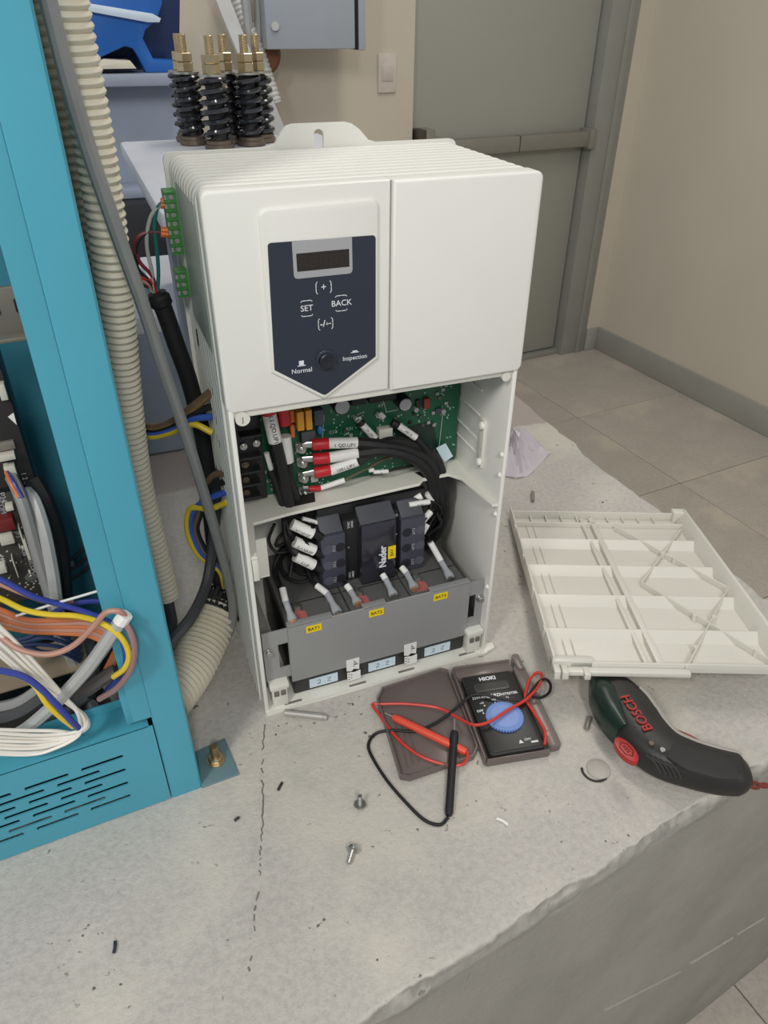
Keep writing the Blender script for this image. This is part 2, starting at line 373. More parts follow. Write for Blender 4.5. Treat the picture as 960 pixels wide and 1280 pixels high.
plinth = bpy.data.objects.new('concrete_plinth', me); COL.objects.link(plinth); plinth['kind'] = 'structure'
# groove line and pale scrapes on the plinth's front
a = W(800, 1218, y=-.27); bq = W(955, 1146, y=-.235)
# ================================================================ WALL FITTINGS AND MACHINE BEHIND
sw = thing('wall_switch', 'white switch plate on the cream wall left of the grey door', 'switch', RM @ Vector((1.285, DW, .40)), TH)
MB().box(1.248, 1.322, DW - .010, DW + .001, .392, .516, .003).build('plate', mat('switch_white', (214, 205, 196), .4), sw, M=RM)
MB().box(1.262, 1.308, DW - .014, DW - .009, .43, .478, .002).build('rocker', mat('switch_white2', (206, 197, 188), .4), sw, M=RM)
cb = thing('control_cabinet', 'pale grey control cabinet hung high on the cream wall, top cut off', 'cabinet', (.71, 2.2, .54))
MB().box(.548, .838, 2.1, 2.165, .54, 1.1, .004).build('body', boxm, cb)
MB().box(.838, .85, 2.105, 2.165, .538, 1.1, .001).build('door_gap', mat('gap_black', (22, 22, 24), .7), cb)  # black strip stands in for the dark gap beside the door
MB().box(.85, .874, 2.1, 2.165, .536, 1.1, .004).build('door', boxm, cb)
mb = MB(); mb.cyl(W(344, 33, y=2.1), W(344, 33, y=2.09), .012); mb.build('lock', zinc, cb)
# white flat trunking running down behind the springs, thin flexible tube beside it
mb = MB(); p = [W(262, -40, y=2.1), W(300, 55, y=2.1), W(352, 175, y=2.1), W(400, 330, y=2.1)]
mb.tube(spline(p, 6), .028, 4, flat=1.0); mb.build('cable_duct', mat('duct_white', (214, 216, 216), .45), label='pale slanting cable duct behind the black springs', cat='duct')
corrugated([W(285, -30, y=2.2), W(300, 12, y=2.2), W(320, 55, y=2.18), W(345, 130, y=2.15)], .022, .014, 12).build('corrugated_hose', mat('hose_white', (206, 208, 206), .5), label='thin white corrugated hose beside the slanting duct on the back wall', cat='hose')
mb = MB(); mb.tube(spline([W(306, -20, y=2.18), W(310, 30, y=2.18), W(318, 120, y=2.18)], 6), .016, 8); mb.tube(spline([W(322, -20, y=2.18), W(325, 60, y=2.18), W(330, 120, y=2.18)], 6), .012, 8)
mb.build('cable_pipe', mat('pipe_grey', (170, 172, 172), .45), label='pair of grey pipes beside the control cabinet on the wall', cat='pipe')
mb = MB(); mb.lathe([(.05, 0), (.06, .01), (.06, .05), (.05, .06)], W(329, 68, y=2.17), (0, 1, 0), 28); mb.build('cable_reel', brownd, label='round brown reel peeping out under the grey control cabinet', cat='reel')
# traction machine and steel
def ibeam_x(name, x0, x1, y0, y1, z0, z1, ft, lab, web=.012, top=None, cat='beam'):
    t = thing(name, lab, cat, ((x0 + x1) / 2, (y0 + y1) / 2, z0))
    MB().box(x0, x1, y0, y1, z1 - ft, z1, .003).build('top_flange', top or beamw, t); MB().box(x0, x1, y0, y1, z0, z0 + ft, .003).build('bottom_flange', beamg, t)
    MB().box(x0, x1, (y0 + y1) / 2 - web / 2, (y0 + y1) / 2 + web / 2, z0 + ft, z1 - ft).build('web', beamg, t); return t
b1 = thing('steel_channel', 'grey steel channel with white top lying across the plinth behind the white unit', 'beam', (0, .66, 0))
MB().box(-.42, .30, .622, .634, .0035, .242, .002).build('web', beamg, b1)
MB().box(-.42, .30, .6205, .70, .216, .243, .003).build('top_flange', beamw, b1); MB().box(-.42, .30, .634, .76, .0035, .018, .003).build('bottom_flange', beamg, b1)
# beam running back, white flanges
b2 = thing('girder', 'grey girder with white flanges carrying the black springs', 'beam', (.1, .7, .243))
MB().box(-.010, .30, .2255, .722, .455, .476, .005).build('top_flange', beamw, b2)
MB().box(-.002, .30, .44, .90, .243, .262, .003).build('bottom_flange', beamw, b2)
MB().box(.035, .055, .30, .722, .262, .456).build('web', beamg, b2)
MB().box(.002, .035, .30, .34, .262, .462).build('stiffener', beamg, b2)
b3 = ibeam_x('machine_beam', -.6, .175, 1.2, 1.36, .305, .533, .021, 'blue grey beam under the blue machine seen left of the springs', top=beamg)
MB().box(-.6, .10, 1.16, 1.40, -.02, .304, .004).build('gap_filler', mat('gap_dark', (40, 42, 48), .7), label='dark filler block standing in for the shaded gap under the blue grey machine beam', cat='block')  # added dark block, fills the opening under the beam so it reads as shade
b4 = thing('steel_channel', 'second steel channel with a white top behind the first one', 'beam', (0, .88, 0))
MB().box(-.42, .30, .862, .874, .0035, .22, .002).build('web', beamg, b4); MB().box(-.42, .30, .86, .925, .22, .2425, .003).build('top_flange', beamw, b4); MB().box(-.42, .30, .874, .925, .0035, .018, .003).build('bottom_flange', beamg, b4)
tm = thing('traction_machine', 'blue cast machine casing with open window standing on the grey beam', 'machine', (.05, 1.3, .533))
def WP(pts, y): return [(p.x, p.z) for p in (W(u, v, y=y) for u, v in pts)]
mb = MB(); mb.prism(WP([(60, 92), (60, -60), (200, -60), (203, 5), (196, 25), (182, 38), (179, 48), (192, 74), (222, 76), (222, 91), (183, 91), (171, 68), (166, 61), (156, 58), (113, 78), (113, 92)][::-1], 1.24), 1.24, 1.31, 'y', .004); mb.build('casing', machb, tm)
MB().prism(WP([(60, 93), (60, -60), (226, -60), (224, 93)][::-1], 1.33), 1.33, 1.37, 'y', .004).build('rear_casing', machbd, tm)
MB().prism(WP([(113, 87), (113, 82), (130, 74), (163, 76), (171, 86)][::-1], 1.225), 1.225, 1.30, 'y', .002).build('foot_wedge', mat('wedge_cream', (214, 206, 188), .5), tm)
MB().prism(WP([(98, 12), (98, 2), (190, 17), (201, 23), (199, 28), (185, 28)][::-1], 1.232), 1.228, 1.24, 'y', .001).build('pale_strip', mat('strip_pale', (206, 222, 238), .4), tm)
# six spring rope hitches
def make_hitch(loc, label, group):
    t = thing('spring_hitch', label, 'spring', loc, group=group); x, y, z = loc; Z = Vector((0, 0, 1)); b = Vector(loc)
    MB().lathe([(.0195, 0), (.021, .001), (.021, .007), (.0185, .008), (.0185, .0125), (.017, .0135)], b, Z, 24).build('base_cup', steeldull, t)
    pts = []; turns = 5.9; h0, h1 = .0165, .0975; n = int(turns * 22)
    for i in range(n + 1):
        f = i / n; a = 2 * math.pi * turns * f; hh = h0 + (h1 - h0) * f
        if f < .1: hh = h0 + (h1 - h0) * (f * .5 + .0 if f < .1 else 0)
        pts.append(b + Vector((.0170 * math.cos(a), .0170 * math.sin(a), hh)))
    MB().tube(pts, .0041, 8).build('coil_spring', spring_m, t)
    MB().cyl(b + Z * .013, b + Z * .098, .0115, seg=18).build('guide_sleeve', mat('sleeve_black', (40, 40, 44), .5), t)
    MB().lathe([(.0195, 0), (.0195, .003)], b + Z * .1, Z, 24).build('washer', zinc, t)
    mb = MB(); hexnut(mb, b + Z * .103, Z, .0125, .013); mb.build('nut', brass, t)
    mb = MB(); hexnut(mb, b + Z * .1165, Z, .0125, .012); mb.build('nut', brass, t)
    mb = MB(); mb.tube([b + Z * (.12 + i * .0005) for i in range(66)], .0062, 12, rf=lambda q: .0062 - .0006 * (int(q * 65) % 4 in (0, 1))); mb.build('threaded_rod', brass, t)
    return t
HP = [((275, 186), 'frontmost black spring hitch, middle of the near row'), ((243, 180), 'left black spring hitch with silver lower nut nearest the blue machine'), ((315, 181), 'right black spring hitch with bright shiny upper nut'),
      ((290, 178), 'black spring hitch half hidden behind the frontmost spring'), ((328, 177), 'rear right black spring hitch touching the hanger tab in view'), ((238, 176), 'rear left black spring hitch, mostly hidden behind the left spring')]
hz = .4765; h0 = make_hitch(W(HP[0][0][0], HP[0][0][1], z=hz), HP[0][1], 'spring rope hitches on the girder'); h0.scale = (.97, .97, .885)
for i, (q, l) in enumerate(HP[1:]): dup(h0, W(q[0], q[1], z=hz), .5 + i * 1.1, l)
# ================================================================ THE WHITE POWER UNIT
unit = thing('power_unit', 'white upright power unit with navy keypad and open lower bay', 'power unit', (.135, .08, 0))
UW, UD = .27, .172
def sweepU(x0, x1, zt, r, t, y0, y1, zb=0.0):       # upside-down U band, thickness t
    def P(o): return [(x0 + o, zb)] + [(x0 + r + (r - o) * math.cos(math.radians(a)), zt - r + (r - o) * math.sin(math.radians(a))) for a in range(180, 89, -15)] + [(x1 - r + (r - o) * math.cos(math.radians(a)), zt - r + (r - o) * math.sin(math.radians(a))) for a in range(90, -1, -15)] + [(x1 - o, zb)]
    A, B = P(0), P(t); mb = MB(); rows = []
    for (x, z), (X, Z) in zip(A, B): rows.append([mb.bm.verts.new(c) for c in ((x, y0 + .0008, z), (x + (X - x) * .2, y0, z + (Z - z) * .2), (X, y0, Z), (X, y1, Z), (x + (X - x) * .2, y1, z + (Z - z) * .2), (x, y1 - .0008, z))])
    for a, b in zip(rows, rows[1:]): mb.bridge(a, b)
    mb._f(rows[0]); mb._f(list(reversed(rows[-1]))); return mb
sweepU(.0026, .2674, .5275, .009, .0014, .014, .168).build('inner_shell', white, unit)
r0 = sweepU(-.002, .272, .5343, .011, .0045, .020, .0262).build('cooling_rib', white, unit)
for i in range(1, 11):
    o = r0.copy(); COL.objects.link(o); o.location = (0, .0137 * i, 0)
# outer side walls of the open bay with front rim
for x0, x1 in ((0, .0045), (.2655, .27)): MB().box(x0, x1, 0, .165, 0, .366, .0012).build('side_wall', white, unit)
# back plate with hanger
hang = [(.086, .536), (.0945, .5385), (.1005, .5475), (.106, .5525), (.112, .554), (.162, .554), (.168, .5525), (.1755, .5475), (.184, .5385), (.193, .536)]
outl = [(-.005, .0), (.275, .0)] + [(.275 - .006 * (1 - math.cos(math.radians(a))), .530 + .006 * math.sin(math.radians(a))) for a in range(0, 91, 30)] + hang[::-1] + [(-.005 + .006 * (1 - math.cos(math.radians(a))), .530 + .006 * math.sin(math.radians(a))) for a in range(90, -1, -30)]
def holed(outline, hole, y0, y1):
    t = bmesh.new()
    def loop(ps): vs = [t.verts.new((x, y0, z)) for x, z in ps]; return [t.edges.new((vs[i], vs[(i + 1) % len(vs)])) for i in range(len(vs))]
    e = loop(outline) + loop(hole); bmesh.ops.triangle_fill(t, edges=e, use_beauty=True)
    r = bmesh.ops.extrude_face_region(t, geom=t.faces[:]); bmesh.ops.translate(t, vec=(0, y1 - y0, 0), verts=[v for v in r['geom'] if isinstance(v, bmesh.types.BMVert)])
    return MB().join(t)
slot = [(.1357 + .0048 * math.cos(math.radians(a)), .5405 + (.004 if 0 < a < 180 else -.004) + .0048 * math.sin(math.radians(a))) for a in range(1, 360, 20)]
holed(outl, slot, .168, .1725).build('back_plate', white, unit)
MB().box(.004, .266, .150, .168, .006, .21, .001).build('bay_back', white, unit)
# front cover: left module and raised right panel
MB().prism(rrect(-.001, .1412, .3636, .534, .006, 5, (1, 0, 0, 1)), .0, .0182, 'y', .0022, 3).build('cover_panel', white, unit)
MB().prism(rrect(.1425, .272, .3636, .5336, .006, 5, (0, 1, 1, 0)), -.0025, .0182, 'y', .0022, 3).build('cover_panel', white, unit)
MB().box(.1405, .1432, .002, .02, .3645, .533).build('cover_seam', mat('seam_shadow_grey', (150, 150, 145), .6), unit)
MB().prism(rrect(.004, .266, .3575, .3645, .002), .003, .016, 'y', .001).build('cover_rail', white2, unit)
pad = [(.0385, .3955), (.0795, .3668), (.0821, .3658), (.0848, .3668), (.1307, .395)] + [(.1307 - .007 * (1 - math.cos(math.radians(a))), .5165 + .006 * math.sin(math.radians(a))) for a in range(0, 91, 22)] + [(.0385 + .007 * (1 - math.cos(math.radians(a))), .5145 + .006 * math.sin(math.radians(a))) for a in range(90, -1, -22)]
MB().prism(pad, -.0028, .002, 'y', .002, 3).build('keypad_mount', white, unit)
lab = [(.0408, .3982), (.0800, .3706), (.0821, .3698), (.0842, .3706), (.1277, .3978)] + [(.1277 - .0025 * (1 - math.cos(math.radians(a))), .4935 + .0025 * math.sin(math.radians(a))) for a in range(0, 91, 30)] + [(.0433 + .0025 * (1 - math.cos(math.radians(a))), .4945 + .0025 * math.sin(math.radians(a))) for a in range(90, -1, -30)]
lab = [(x + (.0018 * (.4965 - z) / .1 * 0), z) for x, z in lab]
kp = MB().prism(lab, -.0034, -.0026, 'y', .0001, 1).build('keypad', navy, unit, label='navy pentagon keypad film')
MB().prism(rrect(.0615, .1085, .4690, .4966, .003, 4, (1, 1, 0, 0)), -.0038, -.0032, 'y', .0002, 1).build('display_frame', silver, kp)
MB().prism(rrect(.0642, .1058, .4745, .4878, .0004, 1), -.0040, -.0036, 'y').build('display', screenm, kp)
mb = MB()
for k in range(5):
    cx = .0690 + k * .0080
    for (dx0, dx1, dz0, dz1) in ((-.0018, .0018, .0038, .0044), (-.0018, .0018, -.0003, .0003), (-.0018, .0018, -.0044, -.0038), (-.0024, -.0018, .0004, .0038), (.0018, .0024, .0004, .0038), (-.0024, -.0018, -.0038, -.0004), (.0018, .0024, -.0038, -.0004)):
        mb.box(cx + dx0, cx + dx1, -.0042, -.0039, .4811 + dz0, .4811 + dz1)
mb.build('digit_segments', segm, kp)
mb = MB(); mb.lathe([(.0088, 0), (.0088, .0012), (.0078, .0018), (.0066, .0018)], (.0841, -.0032, .4008), (0, -1, 0), 28, cap=False); mb.build('button_ring', navy, kp)
mb = MB(); mb.lathe([(.0068, 0), (.0068, .004), (.0058, .0048), (.003, .0044), (.0001, .0042)], (.0845, -.003, .4006), (0, -1, 0), 28); mb.build('push_button', mat('button_black', (30, 33, 42), .25), kp)
mb = MB(); Yk = -.00355
def stroke(mb, pts, wd, y=Yk, th=.0002):
    for (ax, az), (bx, bz) in zip(pts, pts[1:]):
        d = Vector((bx - ax, 0, bz - az)); n = Vector((-d.z, 0, d.x)).normalized() * wd / 2
        vs = [mb.bm.verts.new((ax + n.x * s + (d.x * e), y, az + n.z * s + d.z * e)) for s, e in ((1, -.05), (1, 1.05), (-1, 1.05), (-1, -.05))]
        mb._f(vs)
def arcs(cx, cz, w2, h2, side):                    # key brackets, left/right or top/bottom
    for sg in (-1, 1):
        if side: stroke(mb, [(cx + sg * (w2 - .0012), cz + h2), (cx + sg * (w2 - .0002), cz + h2 * .8), (cx + sg * w2, cz), (cx + sg * (w2 - .0002), cz - h2 * .8), (cx + sg * (w2 - .0012), cz - h2)], .0006)
        else: stroke(mb, [(cx - w2, cz + sg * (h2 - .0010)), (cx - w2 * .8, cz + sg * (h2 - .0001)), (cx, cz + sg * h2), (cx + w2 * .8, cz + sg * (h2 - .0001)), (cx + w2, cz + sg * (h2 - .0010))], .0006)
arcs(.0846, .4605, .0062, .0046, True); arcs(.0702, .4455, .0046, .0062, False); arcs(.0986, .4465, .0048, .0062, False); arcs(.0850, .4313, .0060, .0046, True)
for s, z, c, x in (('+', .0078, .4605, .0846), ('SET', .0066, .4455, .0702), ('BACK', .0066, .4465, .0988), ('Normal', .0056, .3945, .0633), ('Inspection', .0052, .3995, .1092)):
    mb.text(s, z, (x, Yk, c), th=.0001, bold=.00001)
mb.text('-/', .0072, (.0826, Yk, .4315), th=.0001, bold=.0001)
stroke(mb, [(.0855, .4312), (.0895, .4312)], .0006); mb.bm.faces.new([mb.bm.verts.new(c) for c in ((.0848, Yk, .4312), (.0866, Yk, .4300), (.0866, Yk, .4324))])
for (x, z, ww, hh) in ((.0633, .3985, .0020, .0046), (.1092, .4038, .0020, .0018)):
    mb.box(x - ww, x + ww, Yk - .0001, Yk + .0002, z + .0008, z + hh); mb.box(x - .0034, x + .0034, Yk - .0001, Yk + .0002, z, z + .0006)
mb.build('lettering', inkw, kp, label='white key markings', smooth=False, kind='stuff')
# side recess with plug-in terminal rows
MB().box(-.0022, .002, .030, .128, .405, .520, .001).build('side_recess', mat('recess_reflected_tint', (206, 210, 200), .35), unit)  # grey-green tint puts shade and reflected light into the white plastic
for z0, n in ((.459, 7), (.421, 3)):
    zt = z0 + n * .0072 + .002
    tb = MB().box(-.0125, -.001, .134, .150, z0, zt, .0008).build('terminal_row', green, unit)
    mb = MB()
    for k in range(n): mb.box(-.0127, -.0108, .1330, .1342, z0 + .0025 + k * .0072, z0 + .0065 + k * .0072)
    for k in range(n): mb.cyl((-.0065, .1345, z0 + .0045 + k * .0072), (-.0065, .1330, z0 + .0045 + k * .0072), .0021, seg=10)
    mb.build('clamp_screw', zinc, tb)
    mb = MB()
    for k in range(n + 1): mb.box(-.0129, -.003, .1328, .134, z0 + k * .0072, z0 + .0012 + k * .0072)
    mb.build('terminal_divider', green, tb)
# shelf between the bays, set back, with gussets
ZS = .2142
sh = MB().prism([(.0045, 0.0), (.0105, .0), (.019, .055), (.058, .060), (.162, .0645), (.205, .0665), (.212, .0735), (.2425, .0735), (.2525, .060), (.259, .002), (.2655, .0), (.2655, .15), (.0045, .15)], ZS - .0035, ZS, 'z', .0006, 1).build('shelf', white2, unit)
MB().box(.005, .011, .001, .058, ZS - .030, ZS - .003, .001).build('shelf_gusset', white2, unit)
MB().prism([(.058, .070), (.088, .071), (.092, .088), (.062, .088)], ZS - .0005, ZS + .0008, 'z').build('cable_opening', mat('opening_dark', (28, 27, 26), .8), sh)
MB().prism([(.2125, .076), (.240, .0762), (.236, .0885), (.2085, .0885)], ZS - .0005, ZS + .0008, 'z').build('cable_opening', mat('opening_dark', (28, 27, 26), .8), sh)
# details of the right inner wall: cable clip slot, moulded ridges, studs
cl = MB().box(.2628, .2655, .040, .052, .236, .292, .0008).build('clip_plate', white2, unit)
for z in (.243, .286):
    mb = MB(); mb.cyl((.2628, .043, z), (.2590, .043, z), .0042, seg=14); mb.cyl((.2590, .043, z), (.2585, .043, z), .0022, seg=10); mb.build('clip_boss', white, cl)
for z in (.262, .29, .318, .245): MB().box(.2642, .2660, .055, .15, z, z + .0022, .0008).build('wall_ridge', white, unit)
for z in (.248, .272, .1, .2): mb = MB(); mb.sphere((.2655, .004, z), .003); mb.build('wall_stud', white, unit)
mb = MB(); mb.cyl((.2585, .0, .358), (.2585, .012, .358), .0045, seg=14); mb.build('latch_boss', white2, unit)
mb = MB(); mb.cyl((.0115, .0, .3575), (.0115, .012, .3575), .0062, seg=16); mb.build('latch_boss', white2, unit)
MB().text('J', .006, (.0115, -.0003, .3572)).build('latch_mark', mat('latch_mark_grey', (96, 96, 92)), unit)
# base tray with front lip, slots, corner clips and floor tabs
MB().box(0, .27, -.005, .165, 0, .0028, .0008).build('base_tray', white2, unit)
MB().box(.0, .27, -.0052, -.0035, .0, .0036, .0006).build('base_lip', white2, unit)
for x in (.022, .098, .158, .236): MB().box(x, x + .020, .0010, .0040, .0024, .0031).build('tray_slot', mat('slot_shade', (120, 118, 110), .8), unit)
for x0 in (.010, .246):
    c = MB().box(x0, x0 + .017, .002, .016, .0025, .036, .001).build('corner_clip', white2, unit)
    for k in (0, 1): MB().box(x0 + .002 + k * .0075, x0 + .0075 + k * .0075, .0005, .003, .020, .027, .0005).build('clip_window', mat('clip_dark', (112, 108, 100), .7), c)
    MB().box(x0 - .002, x0 + .019, .000, .014, .030, .037, .001).build('clip_head', white2, c)
MB().prism([(.262, -.006), (.282, -.001), (.284, .008), (.262, .012)], .0, .004, 'z', .0008).build('foot_tab', white2, unit)
# cable holes on the left flank
for z in (.352, .3225, .298, .263, .2375): MB().box(-.0014, .001, .074, .088, z - .004, z + .004, .0005).build('cable_hole', mat('opening_dark', (28, 27, 26), .8), unit)
mb = MB(); mb.cyl((-.001, .135, .322), (-.004, .135, .322), .003, seg=10); mb.build('flank_screw', zinc, unit)
MB().box(-.002, .001, .125, .131, .376, .392, .0006).build('vent_notch', mat('opening_dark', (28, 27, 26), .8), unit)

# ---------------------------------------------------------------- circuit board in the upper bay
PY = .1                                             # front of the board
pcb = thing('circuit_board', 'green circuit board behind the opened upper bay of the white unit', 'circuit board', (.15, PY, .2145))
MB().box(.041, .2625, PY, PY + .0016, .2150, .50).build('board', pcbg, pcb)
MB().prism([(p.x, p.z) for p in (W(u, v, y=PY) for u, v in ((492, 538), (540, 526), (548, 560), (505, 572)))][::-1], PY - .0012, PY).build('dark_copper_area', mat('pcb_dark', (22, 46, 40), .4), pcb)
def px(u, v, d=0): return W(u, v, y=PY - d)
def comp(name, m, u0, v0, u1, v1, d, parent=pcb, bev=.0006, d0=0):
    a, b = px(u0, v0, d), px(u1, v1, d); return MB().box(min(a.x, b.x), max(a.x, b.x), PY - d, PY - d0, min(a.z, b.z), max(a.z, b.z), bev).build(name, m, parent)
# black barrier terminal strip on the left edge
ts = comp('barrier_strip', black, 301, 628, 324, 512, .012)
for v in (545, 572, 590, 606, 622):
    a = px(299, v, .018); MB().box(a.x, a.x + .0215, PY - .024, PY - .010, a.z - .0012, a.z + .0012, .0003).build('barrier', black, ts)
for u, v in ((302, 557), (318, 553), (304, 580), (305, 599), (306, 615)):
    p = px(u + 2, v, .013); mb = MB(); mb.cyl(p, p - Vector((0, .003, 0)), .0036, seg=14); mb.cyl(p - Vector((0, .003, 0)), p - Vector((0, .0048, 0)), .0022, seg=10); mb.build('strip_screw', zinc if v < 570 else steeldull, ts)
comp('film_capacitor', yellowc, 371, 516, 381, 538, .016); comp('film_capacitor', yellowc, 382, 514, 391, 537, .016)
comp('relay', dgrey, 377, 541, 395, 553, .011); comp('relay', dgrey, 393, 514, 405, 531, .010)
p = px(400, 538, .004); mb = MB(); mb.sphere(p, .0040, (.8, .7, 1.5)); mb.build('disc_capacitor', bluep, pcb)
comp('inductor', orange, 362, 514, 369, 528, .010); comp('inductor', orange, 363, 532, 369, 547, .009)
for u, v, r in ((428, 509, .0088), (507, 506, .0078)):
    p = px(u, v, .016); mb = MB(); mb.lathe([(r, 0), (r, -.0148), (r * .92, -.0158), (0.0001, -.0160)], Vector((p.x, PY, p.z)), (0, 1, 0), 24); o = mb.build('electrolytic_capacitor', black, pcb)
    mb = MB(); mb.lathe([(r * .86, 0), (r * .84, .0006), (.0001, .0006)], Vector((p.x, PY - .0158, p.z)), (0, -1, 0), 24); mb.build('capacitor_top', silver, o)
comp('heat_sink', blackm, 462, 505, 496, 486, .012); comp('heat_sink', blackm, 440, 508, 458, 496, .010)
comp('fuse', redbrown, 530, 512, 538, 498, .005); comp('chip', black, 520, 512, 526, 500, .003); comp('chip', dgrey, 545, 518, 554, 510, .003)
for (u, v) in ((516, 516), (524, 520), (548, 496), (552, 486), (545, 491), (540, 515), (511, 527), (500, 530), (527, 530), (534, 527), (541, 530), (465, 549), (472, 556), (437, 543), (430, 538), (556, 503), (492, 522)):
    comp('chip', random.choice((silver, dgrey, black, steeldull)), u, v, u + 4, v + 3, .0018, bev=.0002)
for u, v in ((518, 510), (552, 512)):
    p = px(u, v); mb = MB(); mb.lathe([(.0026, 0), (.0026, .006), (.0001, .006)], p, (0, -1, 0), 12); mb.build('small_capacitor', silver, pcb)
comp('socket_connector', white2, 474, 553, 491, 535, .009); comp('socket_connector', sleeve, 487, 560, 494, 548, .008)
comp('resistor_marker', sleeve, 388, 588, 398, 602, .002)
for u, v in ((445, 522), (472, 517)):
    p = px(u, v); mb = MB(); hexnut(mb, p, (0, -1, 0), .0042, .004); mb.cyl(p, p - Vector((0, .008, 0)), .0022, seg=10); mb.build('stud', zinc, pcb)
for v in (557, 575, 594, 612):
    p = px(374.5 + (v - 557) * .08, v); q = MB(); q.box(p.x - .0055, p.x + .0055, PY - .005, PY, p.z - .0050, p.z + .0050, .0008); o = q.build('terminal_block', mat('tin_plate', (176, 176, 170), .35, .7, var=.1), pcb)
    mb = MB(); hexnut(mb, p - Vector((0, .0078, 0)), (0, -1, 0), .0043, .0035); mb.cyl(p - Vector((0, .011, 0)), p - Vector((0, .0135, 0)), .0024, seg=10); mb.lathe([(.0052, 0), (.0052, .001)], p - Vector((0, .0068, 0)), (0, -1, 0), 16); mb.build('terminal_screw', zinc, o)
# printed traces and legends on the board
mb = MB()
def pst(pts, wd=.0006): stroke(mb, [(q.x, q.z) for q in (px(u, v) for u, v in pts)], wd, PY - .0003)
pst([(478, 497), (483, 515), (497, 512)]); pst([(553, 520), (549, 556), (542, 564)]); pst([(410, 612), (480, 598)]); pst([(440, 520), (452, 516)]); pst([(398, 508), (405, 520), (403, 548)]); pst([(472, 500), (480, 498)]); pst([(440, 548), (452, 553)])
for u, v, s in ((338, 580, 'R N'), (340, 600, 'L1 L2'), (342, 612, 'T S'), (416, 540, 'C12'), (437, 536, 'R31'), (433, 542, 'D4'), (452, 540, 'J2'), (498, 546, 'U7'), (476, 507, 'AT'), (420, 551, 'K3'), (335, 590, 'GND'), (362, 600, '+V')):
    mb.text(s, .005, px(u, v) - Vector((0, .0003, 0)), th=.0001)
mb.build('printed_legend', mat('silk_white', (198, 212, 204), .6), pcb, smooth=False, kind='stuff')
MB().prism([(q.x, q.z) for q in (W(u, v, y=.092) for u, v in ((545, 560), (557, 554), (566, 570), (555, 578)))][::-1], .0915, .092).build('sticker', bluest, label='pale blue inspection sticker standing on the shelf beside the black cables', cat='sticker')

# ---------------------------------------------------------------- cables in the upper bay (each with lug, boot and marker sleeve)
def lugcable(label, lug, boot, slv, rest, rb, rc, txt, jac=blackm, bootm=red, name='power_cable'):
    # points: (u, v, y); lug end -> boot -> sleeve -> jacket
    L = [W(*q[:2], y=q[2]) for q in lug + boot + slv]
    t = thing(name, label, 'cable', L[0])
    if lug: MB().tube([L[0], L[0].lerp(L[1], .5), L[1]], .0036, 8, flat=.35, up=(0, -1, 0)).build('lug', zinc, t)
    n = len(lug)
    if boot: MB().tube([L[n], L[n].lerp(L[n + 1], .1), L[n].lerp(L[n + 1], .9), L[n + 1]], rb, 14, rf=lambda q: rb * (.92 if q < .05 or q > .95 else 1)).build('boot', bootm, t); n += 2
    A, B = L[n], L[n + 1]; s = MB().tube([A, A.lerp(B, .05), A.lerp(B, .95), B], rb * .92, 14).build('marker_sleeve', sleeve, t)
    d = (B - A); fr = Vector((0, -1, 0)); ex = d if d.x > 0 else -d; ey = fr.cross(ex) * -1
    if txt: MB().text(txt, rb * .85, (A + B) / 2 + fr * (rb * .95), ex, ex.cross(fr) * -1 if ex.cross(fr).z < 0 else ex.cross(fr), th=.0001).build('marker_text', inkb, s, smooth=False)
    if rest: cable([B] + [W(*q[:2], y=q[2]) for q in rest], rc).build('jacket', jac, t)
    return t
lugcable('thick black cable from the topmost red boot beside the board terminals', [(378, 557, .090), (390, 556, .088)], [(390, 556, .087), (411, 554, .084)], [(411, 554, .084), (447, 553, .078)], [(475, 556, .074), (510, 563, .074), (534, 576, .076), (545, 598, .079), (549, 625, .085), (540, 660, .11)], .0062, .0062, '1 QD.UP1')
lugcable('thick black cable from the second red boot down', [(378, 575, .090), (391, 574, .088)], [(391, 574, .086), (412, 572, .083)], [(412, 572, .083), (448, 566, .077)], [(480, 563, .071), (512, 571, .070), (530, 584, .074), (538, 600, .078), (543, 628, .085), (533, 665, .11)], .0062, .0062, '')
lugcable('thick black cable from the third red boot down', [(379, 594, .090), (393, 591, .088)], [(393, 591, .085), (413, 587, .083)], [(413, 588, .083), (447, 576, .076)], [(485, 553, .082), (520, 558, .084), (542, 572, .083), (552, 592, .082), (556, 620, .085), (548, 655, .115)], .0062, .0062, '1001.UP1')
lugcable('thin green brown wire with the small lowest red boot', [(379, 612, .090), (386, 611, .088)], [(386, 611, .087), (401, 610, .086)], [(401, 610, .086), (431, 600, .080)], [(450, 590, .080), (478, 575, .085), (490, 570, .088)], .0032, .0016, '', jac=mat('olive_wire', (80, 82, 60)))
lugcable('black cable under the tall white sleeve at the left of the board', [], [(334, 508, .078), (336, 517, .078)], [(336, 516, .078), (344, 552, .075)], [(351, 580, .074), (357, 610, .074), (364, 640, .078), (372, 680, .10)], .0074, .0064, 'L1.QD.UP1')
lugcable('black cable with red upper boot and short sleeve right of the tall sleeve', [], [(351, 500, .084), (356, 530, .084)], [(356, 545, .082), (360, 577, .080)], [(362, 600, .082), (371, 625, .079), (380, 660, .10)], .0066, .0052, '')
lugcable('dark cable in the left corner of the board with thin white tag', [], [(341, 540, .088), (342, 550, .088)], [(333, 566, .088), (339, 587, .086)], [(347, 605, .082), (355, 632, .079), (362, 670, .10)], .0030, .0050, '', bootm=red)
lugcable('short black lead with white tag hanging from the left board stud', [(447, 522, .094), (451, 529, .092)], [(450, 527, .091), (453, 531, .090)], [(453, 531, .090), (469, 548, .084)], [(480, 556, .078), (500, 562, .080)], .0042, .0026, 'W.1BN', bootm=blackm)
